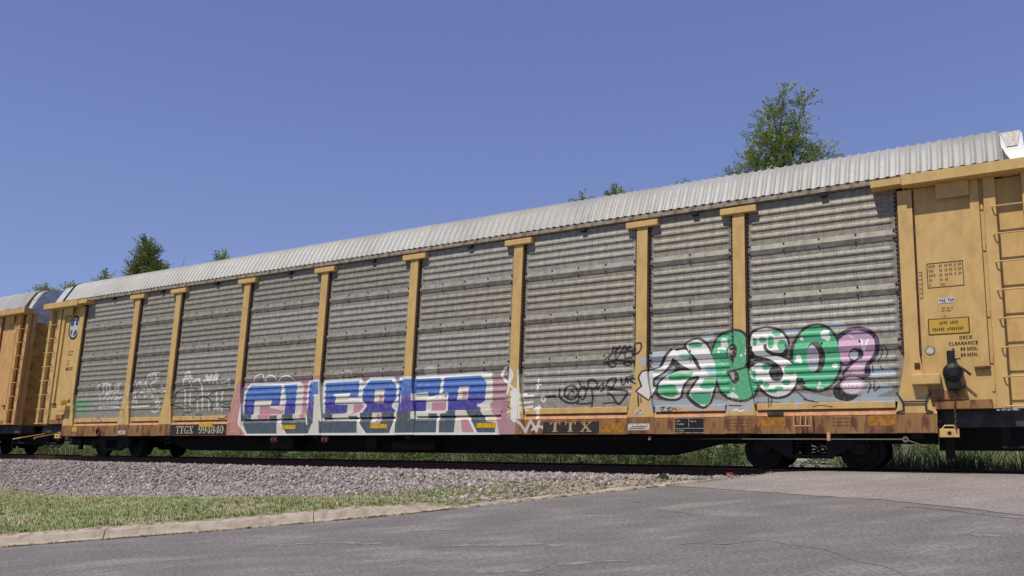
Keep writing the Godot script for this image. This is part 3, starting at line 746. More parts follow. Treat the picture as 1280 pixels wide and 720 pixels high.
	g_blob(near_paint, [9.17,1.77,9.26,1.78,9.29,1.67,9.24,1.63,9.19,1.70], GREY_PALE)
	g_curve(near_paint, [9.12,1.79,9.36,1.82,9.48,1.85], 0.035, INK)
	g_blob(near_paint, [9.14,2.36,9.12,2.30,9.05,2.29,9.00,2.33,9.01,2.40,9.06,2.43,9.12,2.41], PAINT_WHITE)
	g_blob(near_paint, [9.09,2.26,9.07,2.22,9.03,2.21,9.00,2.24,9.00,2.29,9.03,2.31,9.07,2.30], PAINT_WHITE)
	g_blob(near_paint, [9.01,2.24,8.99,2.21,8.96,2.21,8.94,2.23,8.94,2.25,8.96,2.27,8.99,2.26], PAINT_WHITE)
	g_blob(near_paint, [9.11,2.23,9.10,2.21,9.08,2.20,9.06,2.22,9.06,2.24,9.08,2.26,9.10,2.25], PAINT_WHITE)
	g_blob(near_paint, [9.15,2.28,9.14,2.26,9.12,2.26,9.10,2.27,9.10,2.30,9.12,2.31,9.14,2.30], PAINT_WHITE)
	g_blob(near_paint, [9.30,1.35,9.27,1.31,9.23,1.30,9.19,1.33,9.19,1.37,9.23,1.40,9.28,1.39], PAINT_WHITE)
	g_blob(near_paint, [9.33,1.33,9.32,1.30,9.29,1.30,9.26,1.32,9.26,1.35,9.29,1.37,9.32,1.36], PAINT_WHITE)
	g_blob(near_paint, [9.36,1.31,9.35,1.29,9.33,1.29,9.31,1.30,9.31,1.33,9.33,1.34,9.35,1.33], PAINT_WHITE)
	g_blob(near_paint, [9.44,2.08,9.43,2.06,9.41,2.05,9.39,2.07,9.39,2.09,9.41,2.10,9.43,2.10], PAINT_WHITE)
	g_blob(near_paint, [9.55,2.16,9.54,2.14,9.51,2.14,9.49,2.15,9.49,2.18,9.52,2.20,9.54,2.19], PAINT_WHITE)
	g_blob(near_paint, [9.52,2.11,9.51,2.09,9.49,2.09,9.47,2.10,9.48,2.12,9.49,2.13,9.51,2.12], PAINT_WHITE)
	g_blob(near_paint, [9.63,1.68,9.62,1.65,9.59,1.65,9.56,1.67,9.56,1.70,9.59,1.72,9.62,1.71], PAINT_WHITE)
	g_blob(near_paint, [9.58,1.76,9.57,1.75,9.55,1.74,9.54,1.75,9.54,1.77,9.55,1.78,9.57,1.78], PAINT_WHITE)
	g_blob(near_paint, [9.29,1.47,9.28,1.45,9.26,1.45,9.25,1.46,9.25,1.48,9.26,1.49,9.28,1.48], PAINT_WHITE)
	g_blob(near_paint, [9.18,1.35,9.17,1.32,9.14,1.32,9.12,1.34,9.12,1.37,9.14,1.38,9.17,1.37], PAINT_WHITE)
	g_blob(near_paint, [8.99,2.17,8.98,2.15,8.97,2.15,8.95,2.16,8.95,2.18,8.97,2.19,8.98,2.18], PAINT_WHITE)
	g_curve(near_paint, [9.09,1.84,9.05,1.75,8.97,1.69,8.86,1.70,8.77,1.76,8.74,1.85,8.77,1.94,8.86,2.00,8.97,1.99,9.05,1.93], 0.025, WHITE_T)
	g_blob(near_paint, [9.57,2.22,9.58,2.41,9.65,2.51,9.87,2.56,10.10,2.49,10.23,2.34,10.24,2.18,10.17,2.07,9.99,2.08,9.91,2.13,10.02,2.06,10.27,1.94,10.38,1.78,10.40,1.60,10.31,1.42,10.16,1.32,9.95,1.32,9.77,1.46,9.67,1.63,9.59,1.78,9.57,1.89,9.70,1.96,9.88,1.94,9.99,1.86,9.94,1.76,9.98,1.64,10.09,1.63,10.12,1.74,10.04,1.87,9.86,1.98,9.65,2.04], PAINT_OFF)
	g_blob(near_paint, [10.24,2.23,10.22,2.17,10.16,2.14,10.10,2.15,10.07,2.21,10.07,2.28,10.11,2.33,10.17,2.33,10.22,2.30], GREEN)
	g_blob(near_paint, [10.00,2.30,9.99,2.22,9.95,2.18,9.91,2.20,9.89,2.26,9.89,2.35,9.92,2.41,9.95,2.42,9.99,2.38], GREEN)
	g_blob(near_paint, [9.87,2.35,9.85,2.31,9.81,2.30,9.76,2.31,9.73,2.34,9.73,2.37,9.76,2.40,9.81,2.40,9.85,2.38], GREEN)
	g_blob(near_paint, [10.39,1.78,10.36,1.72,10.30,1.69,10.23,1.71,10.18,1.75,10.18,1.81,10.23,1.86,10.30,1.87,10.37,1.83], GREEN)
	g_blob(near_paint, [9.94,1.84,9.92,1.80,9.87,1.79,9.81,1.79,9.78,1.83,9.78,1.87,9.81,1.90,9.87,1.90,9.92,1.88], GREEN)
	g_blob(near_paint, [9.80,1.57,9.79,1.54,9.75,1.52,9.72,1.53,9.69,1.55,9.69,1.59,9.72,1.62,9.76,1.62,9.79,1.60], GREEN)
	g_blob(near_paint, [10.16,1.45,10.14,1.43,10.10,1.42,10.04,1.42,10.01,1.44,10.01,1.47,10.04,1.49,10.10,1.49,10.14,1.48], GREEN)
	g_blob(near_paint, [9.69,2.32,9.68,2.27,9.66,2.24,9.63,2.25,9.61,2.29,9.62,2.35,9.63,2.39,9.66,2.40,9.68,2.37], GREEN)
	g_blob(near_paint, [9.91,1.51,9.90,1.49,9.86,1.47,9.82,1.48,9.79,1.50,9.79,1.53,9.82,1.55,9.86,1.56,9.90,1.54], GREEN)
	g_blob(near_paint, [10.14,2.45,10.12,2.42,10.07,2.41,10.01,2.42,9.97,2.45,9.97,2.48,10.01,2.50,10.07,2.50,10.12,2.48], GREEN)
	g_blob(near_paint, [9.67,1.73,9.66,1.69,9.63,1.67,9.61,1.67,9.59,1.71,9.59,1.76,9.61,1.79,9.64,1.80,9.66,1.78], GREEN)
	g_blob(near_paint, [10.29,1.55,10.27,1.52,10.23,1.50,10.17,1.51,10.14,1.54,10.14,1.57,10.18,1.60,10.23,1.60,10.27,1.59], GREEN)
	g_blob(near_paint, [10.04,1.40,10.02,1.38,9.97,1.37,9.91,1.38,9.87,1.40,9.87,1.42,9.91,1.44,9.97,1.44,10.02,1.43], GREEN)
	g_curve(near_paint, [9.57,1.89,9.70,1.96,9.88,1.93,9.99,1.86,9.94,1.76,9.98,1.64,10.09,1.63,10.12,1.74,10.04,1.87,9.86,1.98,9.65,2.04,9.56,2.19], 0.07, INK)
	g_curve(near_paint, [10.24,2.17,10.17,2.07,9.99,2.08,9.90,2.13,9.85,2.19,9.84,2.24], 0.06, INK)
	g_blob(near_paint, [10.12,1.75,10.10,1.67,10.04,1.63,9.97,1.65,9.93,1.72,9.93,1.80,9.98,1.87,10.04,1.88,10.10,1.83], INK)
	g_blob(near_paint, [11.16,1.95,11.11,1.71,10.99,1.51,10.83,1.41,10.65,1.42,10.49,1.53,10.37,1.74,10.34,1.99,10.39,2.24,10.51,2.44,10.68,2.54,10.86,2.53,11.02,2.40,11.12,2.20], GREEN)
	g_blob(near_paint, [10.90,1.99,10.88,1.85,10.83,1.75,10.75,1.71,10.67,1.74,10.61,1.84,10.58,1.98,10.60,2.12,10.65,2.23,10.73,2.26,10.81,2.23,10.87,2.13], INK)
	g_blob(near_paint, [10.79,1.97,10.78,1.85,10.75,1.76,10.70,1.73,10.64,1.76,10.60,1.85,10.58,1.97,10.59,2.09,10.63,2.17,10.68,2.21,10.73,2.17,10.78,2.09], GREY_PALE)
	g_blob(near_paint, [10.97,2.37,10.95,2.32,10.88,2.30,10.83,2.35,10.84,2.42,10.89,2.46,10.95,2.44], PAINT_WHITE)
	g_blob(near_paint, [11.00,2.32,10.98,2.27,10.94,2.26,10.90,2.30,10.90,2.35,10.94,2.37,10.98,2.36], PAINT_WHITE)
	g_blob(near_paint, [10.53,2.32,10.52,2.30,10.49,2.30,10.47,2.31,10.47,2.34,10.49,2.36,10.52,2.35], PAINT_WHITE)
	g_blob(near_paint, [10.49,1.98,10.47,1.94,10.43,1.94,10.39,1.97,10.39,2.01,10.43,2.04,10.47,2.02], PAINT_WHITE)
	g_blob(near_paint, [10.50,1.92,10.49,1.89,10.46,1.88,10.43,1.91,10.43,1.94,10.46,1.96,10.49,1.95], PAINT_WHITE)
	g_blob(near_paint, [10.43,1.93,10.42,1.91,10.39,1.91,10.38,1.93,10.38,1.95,10.40,1.96,10.42,1.95], PAINT_WHITE)
	g_blob(near_paint, [11.11,1.82,11.09,1.79,11.06,1.78,11.03,1.81,11.03,1.85,11.06,1.87,11.10,1.86], PAINT_WHITE)
	g_blob(near_paint, [10.81,1.52,10.81,1.50,10.78,1.50,10.77,1.51,10.77,1.53,10.79,1.55,10.81,1.54], PAINT_WHITE)
	g_blob(near_paint, [10.81,1.43,10.80,1.40,10.77,1.40,10.74,1.42,10.74,1.45,10.77,1.47,10.80,1.46], PAINT_WHITE)
	g_blob(near_paint, [10.86,1.43,10.85,1.41,10.83,1.41,10.81,1.42,10.82,1.44,10.83,1.46,10.85,1.45], PAINT_WHITE)
	g_blob(near_paint, [11.06,1.81,11.05,1.80,11.03,1.79,11.01,1.81,11.01,1.83,11.03,1.84,11.05,1.84], PAINT_WHITE)
	g_blob(near_paint, [10.99,2.43,10.98,2.41,10.96,2.41,10.94,2.42,10.94,2.45,10.96,2.46,10.98,2.45], PAINT_WHITE)
	g_curve(near_paint, [10.41,1.60,10.49,1.60,10.44,1.53,10.52,1.54], 0.05, INK)
	g_blob(near_paint, [11.14,2.31,11.26,2.40,11.45,2.44,11.64,2.38,11.75,2.24,11.75,2.04,11.67,1.90,11.59,1.80,11.57,1.63,11.23,1.64,11.26,1.72,11.36,1.83,11.45,1.91,11.48,2.01,11.42,2.09,11.34,2.08,11.29,1.99,11.32,1.89,11.24,1.84,11.16,1.92], LILAC)
	g_blob(near_paint, [11.54,1.99,11.51,1.93,11.44,1.90,11.37,1.91,11.32,1.97,11.32,2.04,11.37,2.10,11.45,2.10,11.52,2.06], INK)
	g_blob(near_paint, [11.45,1.98,11.43,1.93,11.39,1.90,11.34,1.92,11.31,1.96,11.31,2.02,11.35,2.06,11.40,2.07,11.44,2.04], GREY_PALE)
	g_blob(near_paint, [11.54,1.45,11.51,1.38,11.44,1.32,11.34,1.31,11.24,1.33,11.17,1.39,11.14,1.47,11.17,1.54,11.25,1.60,11.35,1.61,11.45,1.59,11.52,1.53], LILAC)
	g_curve(near_paint, [11.48,1.45,11.45,1.39,11.38,1.35,11.30,1.35,11.23,1.39,11.20,1.46,11.23,1.52,11.30,1.56,11.39,1.55,11.46,1.51,11.48,1.45], 0.025, PAINT_OFF)
	g_curve(near_paint, [11.44,1.45,11.42,1.41,11.37,1.38,11.31,1.39,11.26,1.41,11.25,1.46,11.27,1.50,11.32,1.52,11.37,1.52,11.42,1.49,11.44,1.45], 0.025, PAINT_OFF)
	g_curve(near_paint, [11.39,1.45,11.38,1.43,11.36,1.42,11.33,1.42,11.30,1.43,11.30,1.45,11.31,1.47,11.33,1.49,11.36,1.49,11.38,1.47,11.39,1.45], 0.025, PAINT_OFF)
	g_blob(near_paint, [11.52,1.69,11.49,1.66,11.42,1.65,11.35,1.67,11.33,1.70,11.36,1.74,11.42,1.75,11.49,1.73], PALE_PINK)
	g_blob(near_paint, [11.56,1.82,11.55,1.79,11.51,1.79,11.48,1.81,11.48,1.84,11.51,1.85,11.55,1.84], TEAL)
	g_line(near_paint, [11.51,2.26,11.55,2.05,11.62,2.25], 0.03, PAINT_OFF)
	g_line(near_paint, [11.28,2.37,11.37,2.29], 0.03, PAINT_OFF)
	g_curve(near_paint, [11.14,2.31,11.26,2.40,11.45,2.44,11.64,2.38,11.75,2.24,11.75,2.04,11.67,1.89,11.59,1.80,11.57,1.63], 0.06, PURPLE_INK)
	g_line(near_paint, [11.57,1.63,11.23,1.64], 0.045, PURPLE_INK)
	g_curve(near_paint, [11.76,2.22,11.83,2.11,11.84,1.99,11.78,1.87], 0.02, INK)
	g_curve(near_paint, [11.86,2.14,11.93,2.03,11.89,1.91], 0.02, INK)
	g_curve(near_paint, [11.68,1.80,11.68,1.68], 0.02, INK)
	g_curve(near_paint, [11.80,1.77,11.84,1.72], 0.02, INK)
	g_curve(near_paint, [11.57,1.53,11.64,1.46,11.58,1.33], 0.02, INK)
	g_curve(near_paint, [11.70,1.53,11.69,1.36,11.78,1.43], 0.02, INK)
	g_curve(near_paint, [10.68,1.11,10.80,1.13,11.00,1.10], 0.02, INK)
	g_curve(near_paint, [10.39,1.39,10.56,1.24,10.68,1.21], 0.02, INK)
	g_curve(near_paint, [10.51,1.24,10.76,1.18], 0.02, INK)
	g_curve(near_paint, [9.88,1.28,9.90,1.12], 0.02, INK)
	g_curve(near_paint, [9.94,1.28,9.94,1.13], 0.02, INK)
	g_curve(near_paint, [7.81,1.14,7.89,1.16,7.83,1.07,7.92,1.07], 0.022, INK)
	g_curve(near_paint, [7.95,1.13,8.02,1.15,7.96,1.08,8.03,1.08], 0.022, INK)
	g_curve(near_paint, [8.05,1.09,8.08,1.14,8.14,1.09], 0.022, INK)
	g_curve(near_paint, [9.18,1.16,9.40,1.15], 0.022, INK)
	g_line(near_paint, [9.25,1.07,9.32,1.09,9.37,1.05,9.45,1.07], 0.03, PAINT_WHITE)
	g_line(near_paint, [7.35,1.37,7.36,1.19], 0.035, INK)
	g_line(near_paint, [7.41,1.34,7.41,1.26], 0.02, INK)
	# green patch, white scrawls and the black bubble outline at the far end
	g_blob(far_paint, [-12.31,1.74,-11.87,1.77,-11.38,1.72,-11.31,1.58,-11.54,1.53,-11.31,1.42,-11.43,1.35,-11.91,1.36,-12.26,1.40,-12.09,1.56], GREEN_T)
	g_curve(far_paint, [-11.02,2.08,-11.02,2.19,-10.70,2.26,-10.43,2.21], 0.05, TAG_WHITE)
	g_curve(far_paint, [-10.70,2.24,-10.76,1.95], 0.05, TAG_WHITE)
	g_curve(far_paint, [-10.52,2.18,-10.57,1.95,-10.33,2.06], 0.05, TAG_WHITE)
	g_curve(far_paint, [-10.36,2.21,-10.38,1.98,-10.08,2.09], 0.05, TAG_WHITE)
	g_curve(far_paint, [-10.10,2.20,-10.11,1.94], 0.05, TAG_WHITE)
	g_curve(far_paint, [-9.98,2.24,-9.99,1.97,-9.86,2.27], 0.05, TAG_WHITE)
	g_curve(far_paint, [-10.84,1.69,-10.89,1.92], 0.05, TAG_WHITE)
	g_curve(far_paint, [-10.65,1.72,-10.61,1.87,-10.36,1.89,-10.47,1.68], 0.05, TAG_WHITE)
	g_curve(far_paint, [-10.25,1.71,-10.22,1.86,-9.99,1.82,-10.15,1.69], 0.05, TAG_WHITE)
	g_curve(far_paint, [-9.97,1.86,-10.00,1.70,-9.74,1.85], 0.05, TAG_WHITE)
	g_curve(far_paint, [-10.87,1.53,-10.48,1.56,-9.83,1.51], 0.05, TAG_WHITE)
	g_curve(far_paint, [-9.32,1.91,-9.23,2.25,-9.17,2.25], 0.05, TAG_WHITE)
	g_curve(far_paint, [-9.02,2.13,-8.92,2.26,-8.76,2.05], 0.05, TAG_WHITE)
	g_curve(far_paint, [-8.69,2.01,-8.62,2.25,-8.51,2.00], 0.05, TAG_WHITE)
	g_curve(far_paint, [-8.44,1.96,-8.30,2.18,-8.14,2.25], 0.05, TAG_WHITE)
	g_curve(far_paint, [-8.31,2.03,-8.15,1.99], 0.05, TAG_WHITE)
	g_curve(far_paint, [-9.34,1.86,-9.10,1.93,-9.07,1.76], 0.05, TAG_WHITE)
	g_curve(far_paint, [-8.90,1.83,-8.74,1.93,-8.59,1.78], 0.05, TAG_WHITE)
	g_curve(far_paint, [-8.54,1.85,-8.31,1.88,-8.22,1.74], 0.05, TAG_WHITE)
	g_curve(far_paint, [-9.23,1.65,-9.00,1.70,-8.98,1.61], 0.05, TAG_WHITE)
	g_curve(far_paint, [-8.15,1.70,-7.92,1.73,-8.07,1.59,-7.84,1.62,-7.99,1.48], 0.05, TAG_WHITE)
	g_curve(far_paint, [-8.21,1.37,-7.97,1.33,-7.82,1.47], 0.05, TAG_WHITE)
	g_curve(far_paint, [-7.82,2.13,-7.86,2.02,-7.63,2.05], 0.05, TAG_WHITE)
	g_curve(far_paint, [-7.83,1.87,-7.61,1.94], 0.05, TAG_WHITE)
	g_curve(far_paint, [-9.26,1.50,-8.36,1.52], 0.05, TAG_WHITE)
	g_curve(far_paint, [-8.57,2.32,-8.51,2.46,-8.39,2.33], 0.05, TAG_WHITE)
	g_curve(far_paint, [-8.34,2.35,-8.33,2.48,-8.17,2.43,-8.21,2.32,-8.04,2.35], 0.05, TAG_WHITE)
	g_curve(far_paint, [-8.42,2.48,-8.07,2.50], 0.05, TAG_WHITE)
	g_curve(far_paint, [-6.84,2.09,-6.79,2.41,-6.62,2.41,-6.49,1.97], 0.06, TAG_WHITE)
	g_curve(far_paint, [-6.90,2.26,-6.48,2.26], 0.06, TAG_WHITE)
	g_curve(far_paint, [-6.41,2.15,-6.20,2.23,-6.07,2.10], 0.06, TAG_WHITE)
	g_curve(far_paint, [-6.07,2.10,-5.97,1.82], 0.06, TAG_WHITE)
	g_curve(far_paint, [-5.91,2.06,-5.90,2.34,-5.70,2.12,-5.69,2.37], 0.06, TAG_WHITE)
	g_curve(far_paint, [-5.54,2.08,-5.48,2.39,-5.38,2.08], 0.06, TAG_WHITE)
	g_curve(far_paint, [-5.38,2.08,-5.07,2.10,-4.87,2.15,-4.90,2.03], 0.06, TAG_WHITE)
	g_curve(far_paint, [-6.76,1.95,-6.66,1.38], 0.06, TAG_WHITE)
	g_curve(far_paint, [-6.52,1.83,-6.44,1.34], 0.06, TAG_WHITE)
	g_curve(far_paint, [-6.19,1.82,-6.11,1.33], 0.06, TAG_WHITE)
	g_curve(far_paint, [-5.99,1.89,-5.90,1.36], 0.06, TAG_WHITE)
	g_curve(far_paint, [-5.70,1.81,-5.63,1.36], 0.06, TAG_WHITE)
	g_curve(far_paint, [-5.39,1.84,-5.26,1.35], 0.06, TAG_WHITE)
	g_curve(far_paint, [-5.14,1.86,-5.10,1.32], 0.06, TAG_WHITE)
	g_curve(far_paint, [-5.48,1.39,-4.86,1.41], 0.06, TAG_WHITE)
	g_line(far_paint, [-5.89,2.27,-5.38,2.29], 0.06, TAG_WHITE)
	g_line(far_paint, [-5.93,2.18,-5.37,2.20], 0.06, TAG_WHITE)
	g_line(far_paint, [-6.83,2.34,-6.61,2.33], 0.06, TAG_WHITE)
	g_curve(far_paint, [-7.24,1.78,-6.98,1.94,-6.44,1.98,-6.20,1.90,-6.22,1.62,-6.36,1.55], 0.035, INK)
	g_curve(far_paint, [-7.26,1.73,-7.13,1.80,-7.18,1.60,-7.19,1.50,-6.84,1.45], 0.035, INK)
	g_curve(far_paint, [-6.77,1.49,-6.46,1.46,-6.43,1.30,-6.70,1.27,-6.71,1.03], 0.03, INK)
	g_curve(far_paint, [-6.19,1.63,-6.01,1.72,-5.74,1.69,-5.50,1.53,-5.52,1.32], 0.035, INK)
	g_curve(far_paint, [-5.69,1.74,-5.40,1.87,-4.63,1.90,-4.58,1.75,-4.65,1.54,-4.92,1.48,-5.14,1.54,-5.07,1.42,-4.76,1.41,-4.62,1.34,-4.86,1.11,-5.12,1.11], 0.035, INK)
	g_curve(far_paint, [-6.21,1.13,-6.14,1.21,-5.93,1.21,-5.83,1.02], 0.03, INK)
	g_curve(far_paint, [-9.72,1.28,-9.68,1.40,-9.43,1.41,-9.38,1.32,-9.48,1.21], 0.022, INK)
	g_curve(far_paint, [-10.90,1.07,-10.73,1.18,-10.50,1.07], 0.02, INK)
	g_curve(far_paint, [-11.05,1.15,-10.96,1.05], 0.02, INK)

# ---------------------------------------------------------------- the car carriers
const POSTS := [-12.31, -9.39, -7.40, -4.43, -1.48, 1.48, 4.43, 7.40, 9.39, 12.31]

func use_paint(which: String) -> void:
	if which == "near":
		paint_rect = near_paint.rect
	else:
		paint_rect = far_paint.rect

# a ribbed sheet: four ribs with a sharp under edge, running along x between two posts
func side_panel(x0: float, x1: float, top: float, bottom: float, ribs: Array) -> SurfaceTool:
	var st := begin()
	var zf := -0.10
	var ys := [[top, 0.0]]
	for r in ribs:
		ys.append_array([[r + 0.088, 0.0], [r + 0.055, 0.016], [r + 0.025, 0.023], [r + 0.004, 0.018], [r - 0.006, 0.0]])
	ys.append([bottom, 0.0])
	var xs := [[x0, 0.0], [x0 + 0.05, 0.0], [x0 + 0.12, 1.0]]
	var n := maxi(3, int((x1 - x0) / 0.42))
	for k in range(1, n):
		xs.append([lerpf(x0 + 0.12, x1 - 0.12, float(k) / n), 1.0])
	xs.append_array([[x1 - 0.12, 1.0], [x1 - 0.05, 0.0], [x1, 0.0]])
	var wave := []
	for i in xs.size():
		wave.append(rng.randf_range(-0.0018, 0.0018))
	for j in ys.size() - 1:
		for i in xs.size() - 1:
			var p: Array[Vector3] = []
			for k in 4:
				var ii: int = i + (1 if k == 1 or k == 2 else 0)
				var jj: int = j + (1 if k >= 2 else 0)
				p.append(Vector3(xs[ii][0], ys[jj][0], zf + ys[jj][1] * xs[ii][1] + wave[ii] * sin(jj * 0.7)))
			quad(st, p[0], p[1], p[2], p[3], Vector3(0, 0, 1))
	return st

func roof_section(k: int) -> Vector2:      # (z, y) of the roof arch, eave to eave
	var half := [Vector2(0.004, 5.085), Vector2(-0.075, 5.235), Vector2(-0.155, 5.38), Vector2(-0.24, 5.525), Vector2(-0.335, 5.665), Vector2(-0.52, 5.765), Vector2(-0.85, 5.83), Vector2(-1.5, 5.88)]
	if k < half.size():
		return half[k]
	var m: Vector2 = half[2 * half.size() - 2 - k]
	return Vector2(-3.0 - m.x, m.y)

func roof_sheet(length: float, pitches: int, deep := 0.019) -> ArrayMesh:
	var st := begin()
	st.set_smooth_group(0)
	var n := 15
	var xs := []
	var pitch := length / pitches
	for i in pitches:
		for f in [[0.0, 0.0], [0.22, 0.0], [0.44, 0.0], [0.53, 1.0], [0.82, 1.0], [0.92, 0.0]]:
			xs.append([(i + f[0]) * pitch, f[1]])
	xs.append([length, 0.0])
	for i in xs.size() - 1:
		for k in n - 1:
			var p: Array[Vector3] = []
			for e in [[i, k], [i + 1, k], [i + 1, k + 1], [i, k + 1]]:
				var c := roof_section(e[1])
				var a := roof_section(maxi(e[1] - 1, 0))
				var b := roof_section(mini(e[1] + 1, n - 1))
				var nor := Vector2(-(b.y - a.y), b.x - a.x).normalized()
				if nor.dot(c - Vector2(-1.5, 4.6)) < 0.0:
					nor = -nor
				c += nor * deep * xs[e[0]][1]
				p.append(Vector3(xs[e[0]][0], c.y, c.x))
			var cen := (p[0] + p[2]) * 0.5
			quad(st, p[0], p[1], p[2], p[3], cen - Vector3(cen.x, 4.4, -1.5))
	st.generate_normals()
	return st.commit()

func arch(st: SurfaceTool, xa: float, xb: float, grow: float, base: float) -> void:   # a solid slice of the car's end, rounded like the roof
	var poly := PackedVector2Array()
	for k in 15:
		var c := roof_section(k)
		c = Vector2(-1.5, 5.0) + (c - Vector2(-1.5, 5.0)) * grow
		poly.append(c)
	poly.append(Vector2(poly[14].x, base))
	poly.append(Vector2(poly[0].x, base))
	var idx := Geometry2D.triangulate_polygon(poly)
	for x in [xa, xb]:
		var out := Vector3(-1 if x == minf(xa, xb) else 1, 0, 0)
		for i in range(0, idx.size(), 3):
			tri(st, Vector3(x, poly[idx[i]].y, poly[idx[i]].x), Vector3(x, poly[idx[i + 1]].y, poly[idx[i + 1]].x), Vector3(x, poly[idx[i + 2]].y, poly[idx[i + 2]].x), out)
	for i in poly.size():
		var a := poly[i]
		var b := poly[(i + 1) % poly.size()]
		quad(st, Vector3(xa, a.y, a.x), Vector3(xb, a.y, a.x), Vector3(xb, b.y, b.x), Vector3(xa, b.y, b.x), Vector3(0, (a.y + b.y) * 0.5 - 4.0, (a.x + b.x) * 0.5 + 1.5))

func coil(st: SurfaceTool, at: Vector3, r: float, h: float) -> void:
	var pts := []
	for k in 33:
		var a := TAU * k / 8.0
		pts.append(at + Vector3(cos(a) * r, h * k / 32.0, sin(a) * r))
	tube(st, pts, [0.014], 5)

func wheel_mesh() -> ArrayMesh:
	var st := begin()
	lathe(st, Vector3.ZERO, [Vector2(0.0, 0.10), Vector2(0.075, 0.10), Vector2(0.11, 0.07), Vector2(0.15, 0.035), Vector2(0.255, 0.03), Vector2(0.30, 0.062), Vector2(0.352, 0.065), Vector2(0.36, 0.055), Vector2(0.365, -0.03), Vector2(0.39, -0.045), Vector2(0.39, -0.07), Vector2(0.30, -0.07), Vector2(0.24, -0.03), Vector2(0.0, -0.03)], 30)
	st.generate_normals()
	return st.commit()

func truck(parent: Node3D, cx: float) -> void:
	var t := Node3D.new()
	t.name = "truck"
	parent.add_child(t, true)
	for dx in [-0.87, 0.87]:
		for side in [1.0, -1.0]:
			var w := put("wheel", shared.wheel, M.wheel, t)
			w.transform = Transform3D(Basis(Vector3.RIGHT, Vector3.UP, Vector3(0, 0, side)), Vector3(cx + dx, 0.36, -1.5 + side * 0.75))
		var ax := begin()
		tube(ax, [Vector3(cx + dx, 0.36, -0.45), Vector3(cx + dx, 0.36, -2.55)], [0.07], 10)
		done("axle", ax, M.wheel, t)
	for side in [1.0, -1.0]:
		var z: float = -1.5 + side * 1.0
		var st := begin()
		var poly := PackedVector2Array()
		for p in [[-1.02, 0.44], [-0.98, 0.53], [-0.72, 0.56], [-0.40, 0.70], [0.40, 0.70], [0.72, 0.56], [0.98, 0.53], [1.02, 0.44], [0.98, 0.30], [0.76, 0.30], [0.70, 0.40], [0.36, 0.20], [-0.36, 0.20], [-0.70, 0.40], [-0.76, 0.30], [-0.98, 0.30]]:
			poly.append(Vector2(cx + p[0], p[1]))
		var inner := [[-0.30, 0.27, 0.30, 0.60]]
		# cast frame with its spring opening left free
		prism(st, PackedVector2Array([poly[0], poly[1], poly[2], poly[3], Vector2(cx - 0.30, 0.70), Vector2(cx - 0.30, 0.205), poly[12], poly[13], poly[14], poly[15]]), z - 0.07, z + 0.07)
		prism(st, PackedVector2Array([Vector2(cx + 0.30, 0.70), poly[4], poly[5], poly[6], poly[7], poly[8], poly[9], poly[10], poly[11], Vector2(cx + 0.30, 0.205)]), z - 0.07, z + 0.07)
		prism(st, PackedVector2Array([Vector2(cx - 0.30, 0.70), Vector2(cx + 0.30, 0.70), Vector2(cx + 0.30, 0.60), Vector2(cx - 0.30, 0.60)]), z - 0.068, z + 0.068)
		prism(st, PackedVector2Array([Vector2(cx - 0.30, 0.28), Vector2(cx + 0.30, 0.28), Vector2(cx + 0.30, 0.205), Vector2(cx - 0.30, 0.205)]), z - 0.068, z + 0.068)
		for dx in [-0.87, 0.87]:
			tube(st, [Vector3(cx + dx, 0.37, z - 0.06 * side), Vector3(cx + dx, 0.37, z + 0.13 * side)], [0.10, 0.10], 10)
		done("side_frame", st, M.wheel, t)
		for dx in [-0.19, 0.0, 0.19]:
			var sp := begin()
			coil(sp, Vector3(cx + dx, 0.285, z), 0.075, 0.24)
			done("spring", sp, M.dark, t)
		var bo := begin()
		box(bo, Vector3(cx - 0.28, 0.53, z - 0.10), Vector3(cx + 0.28, 0.595, z + 0.10))
		done("bolster", bo, M.dark, t)

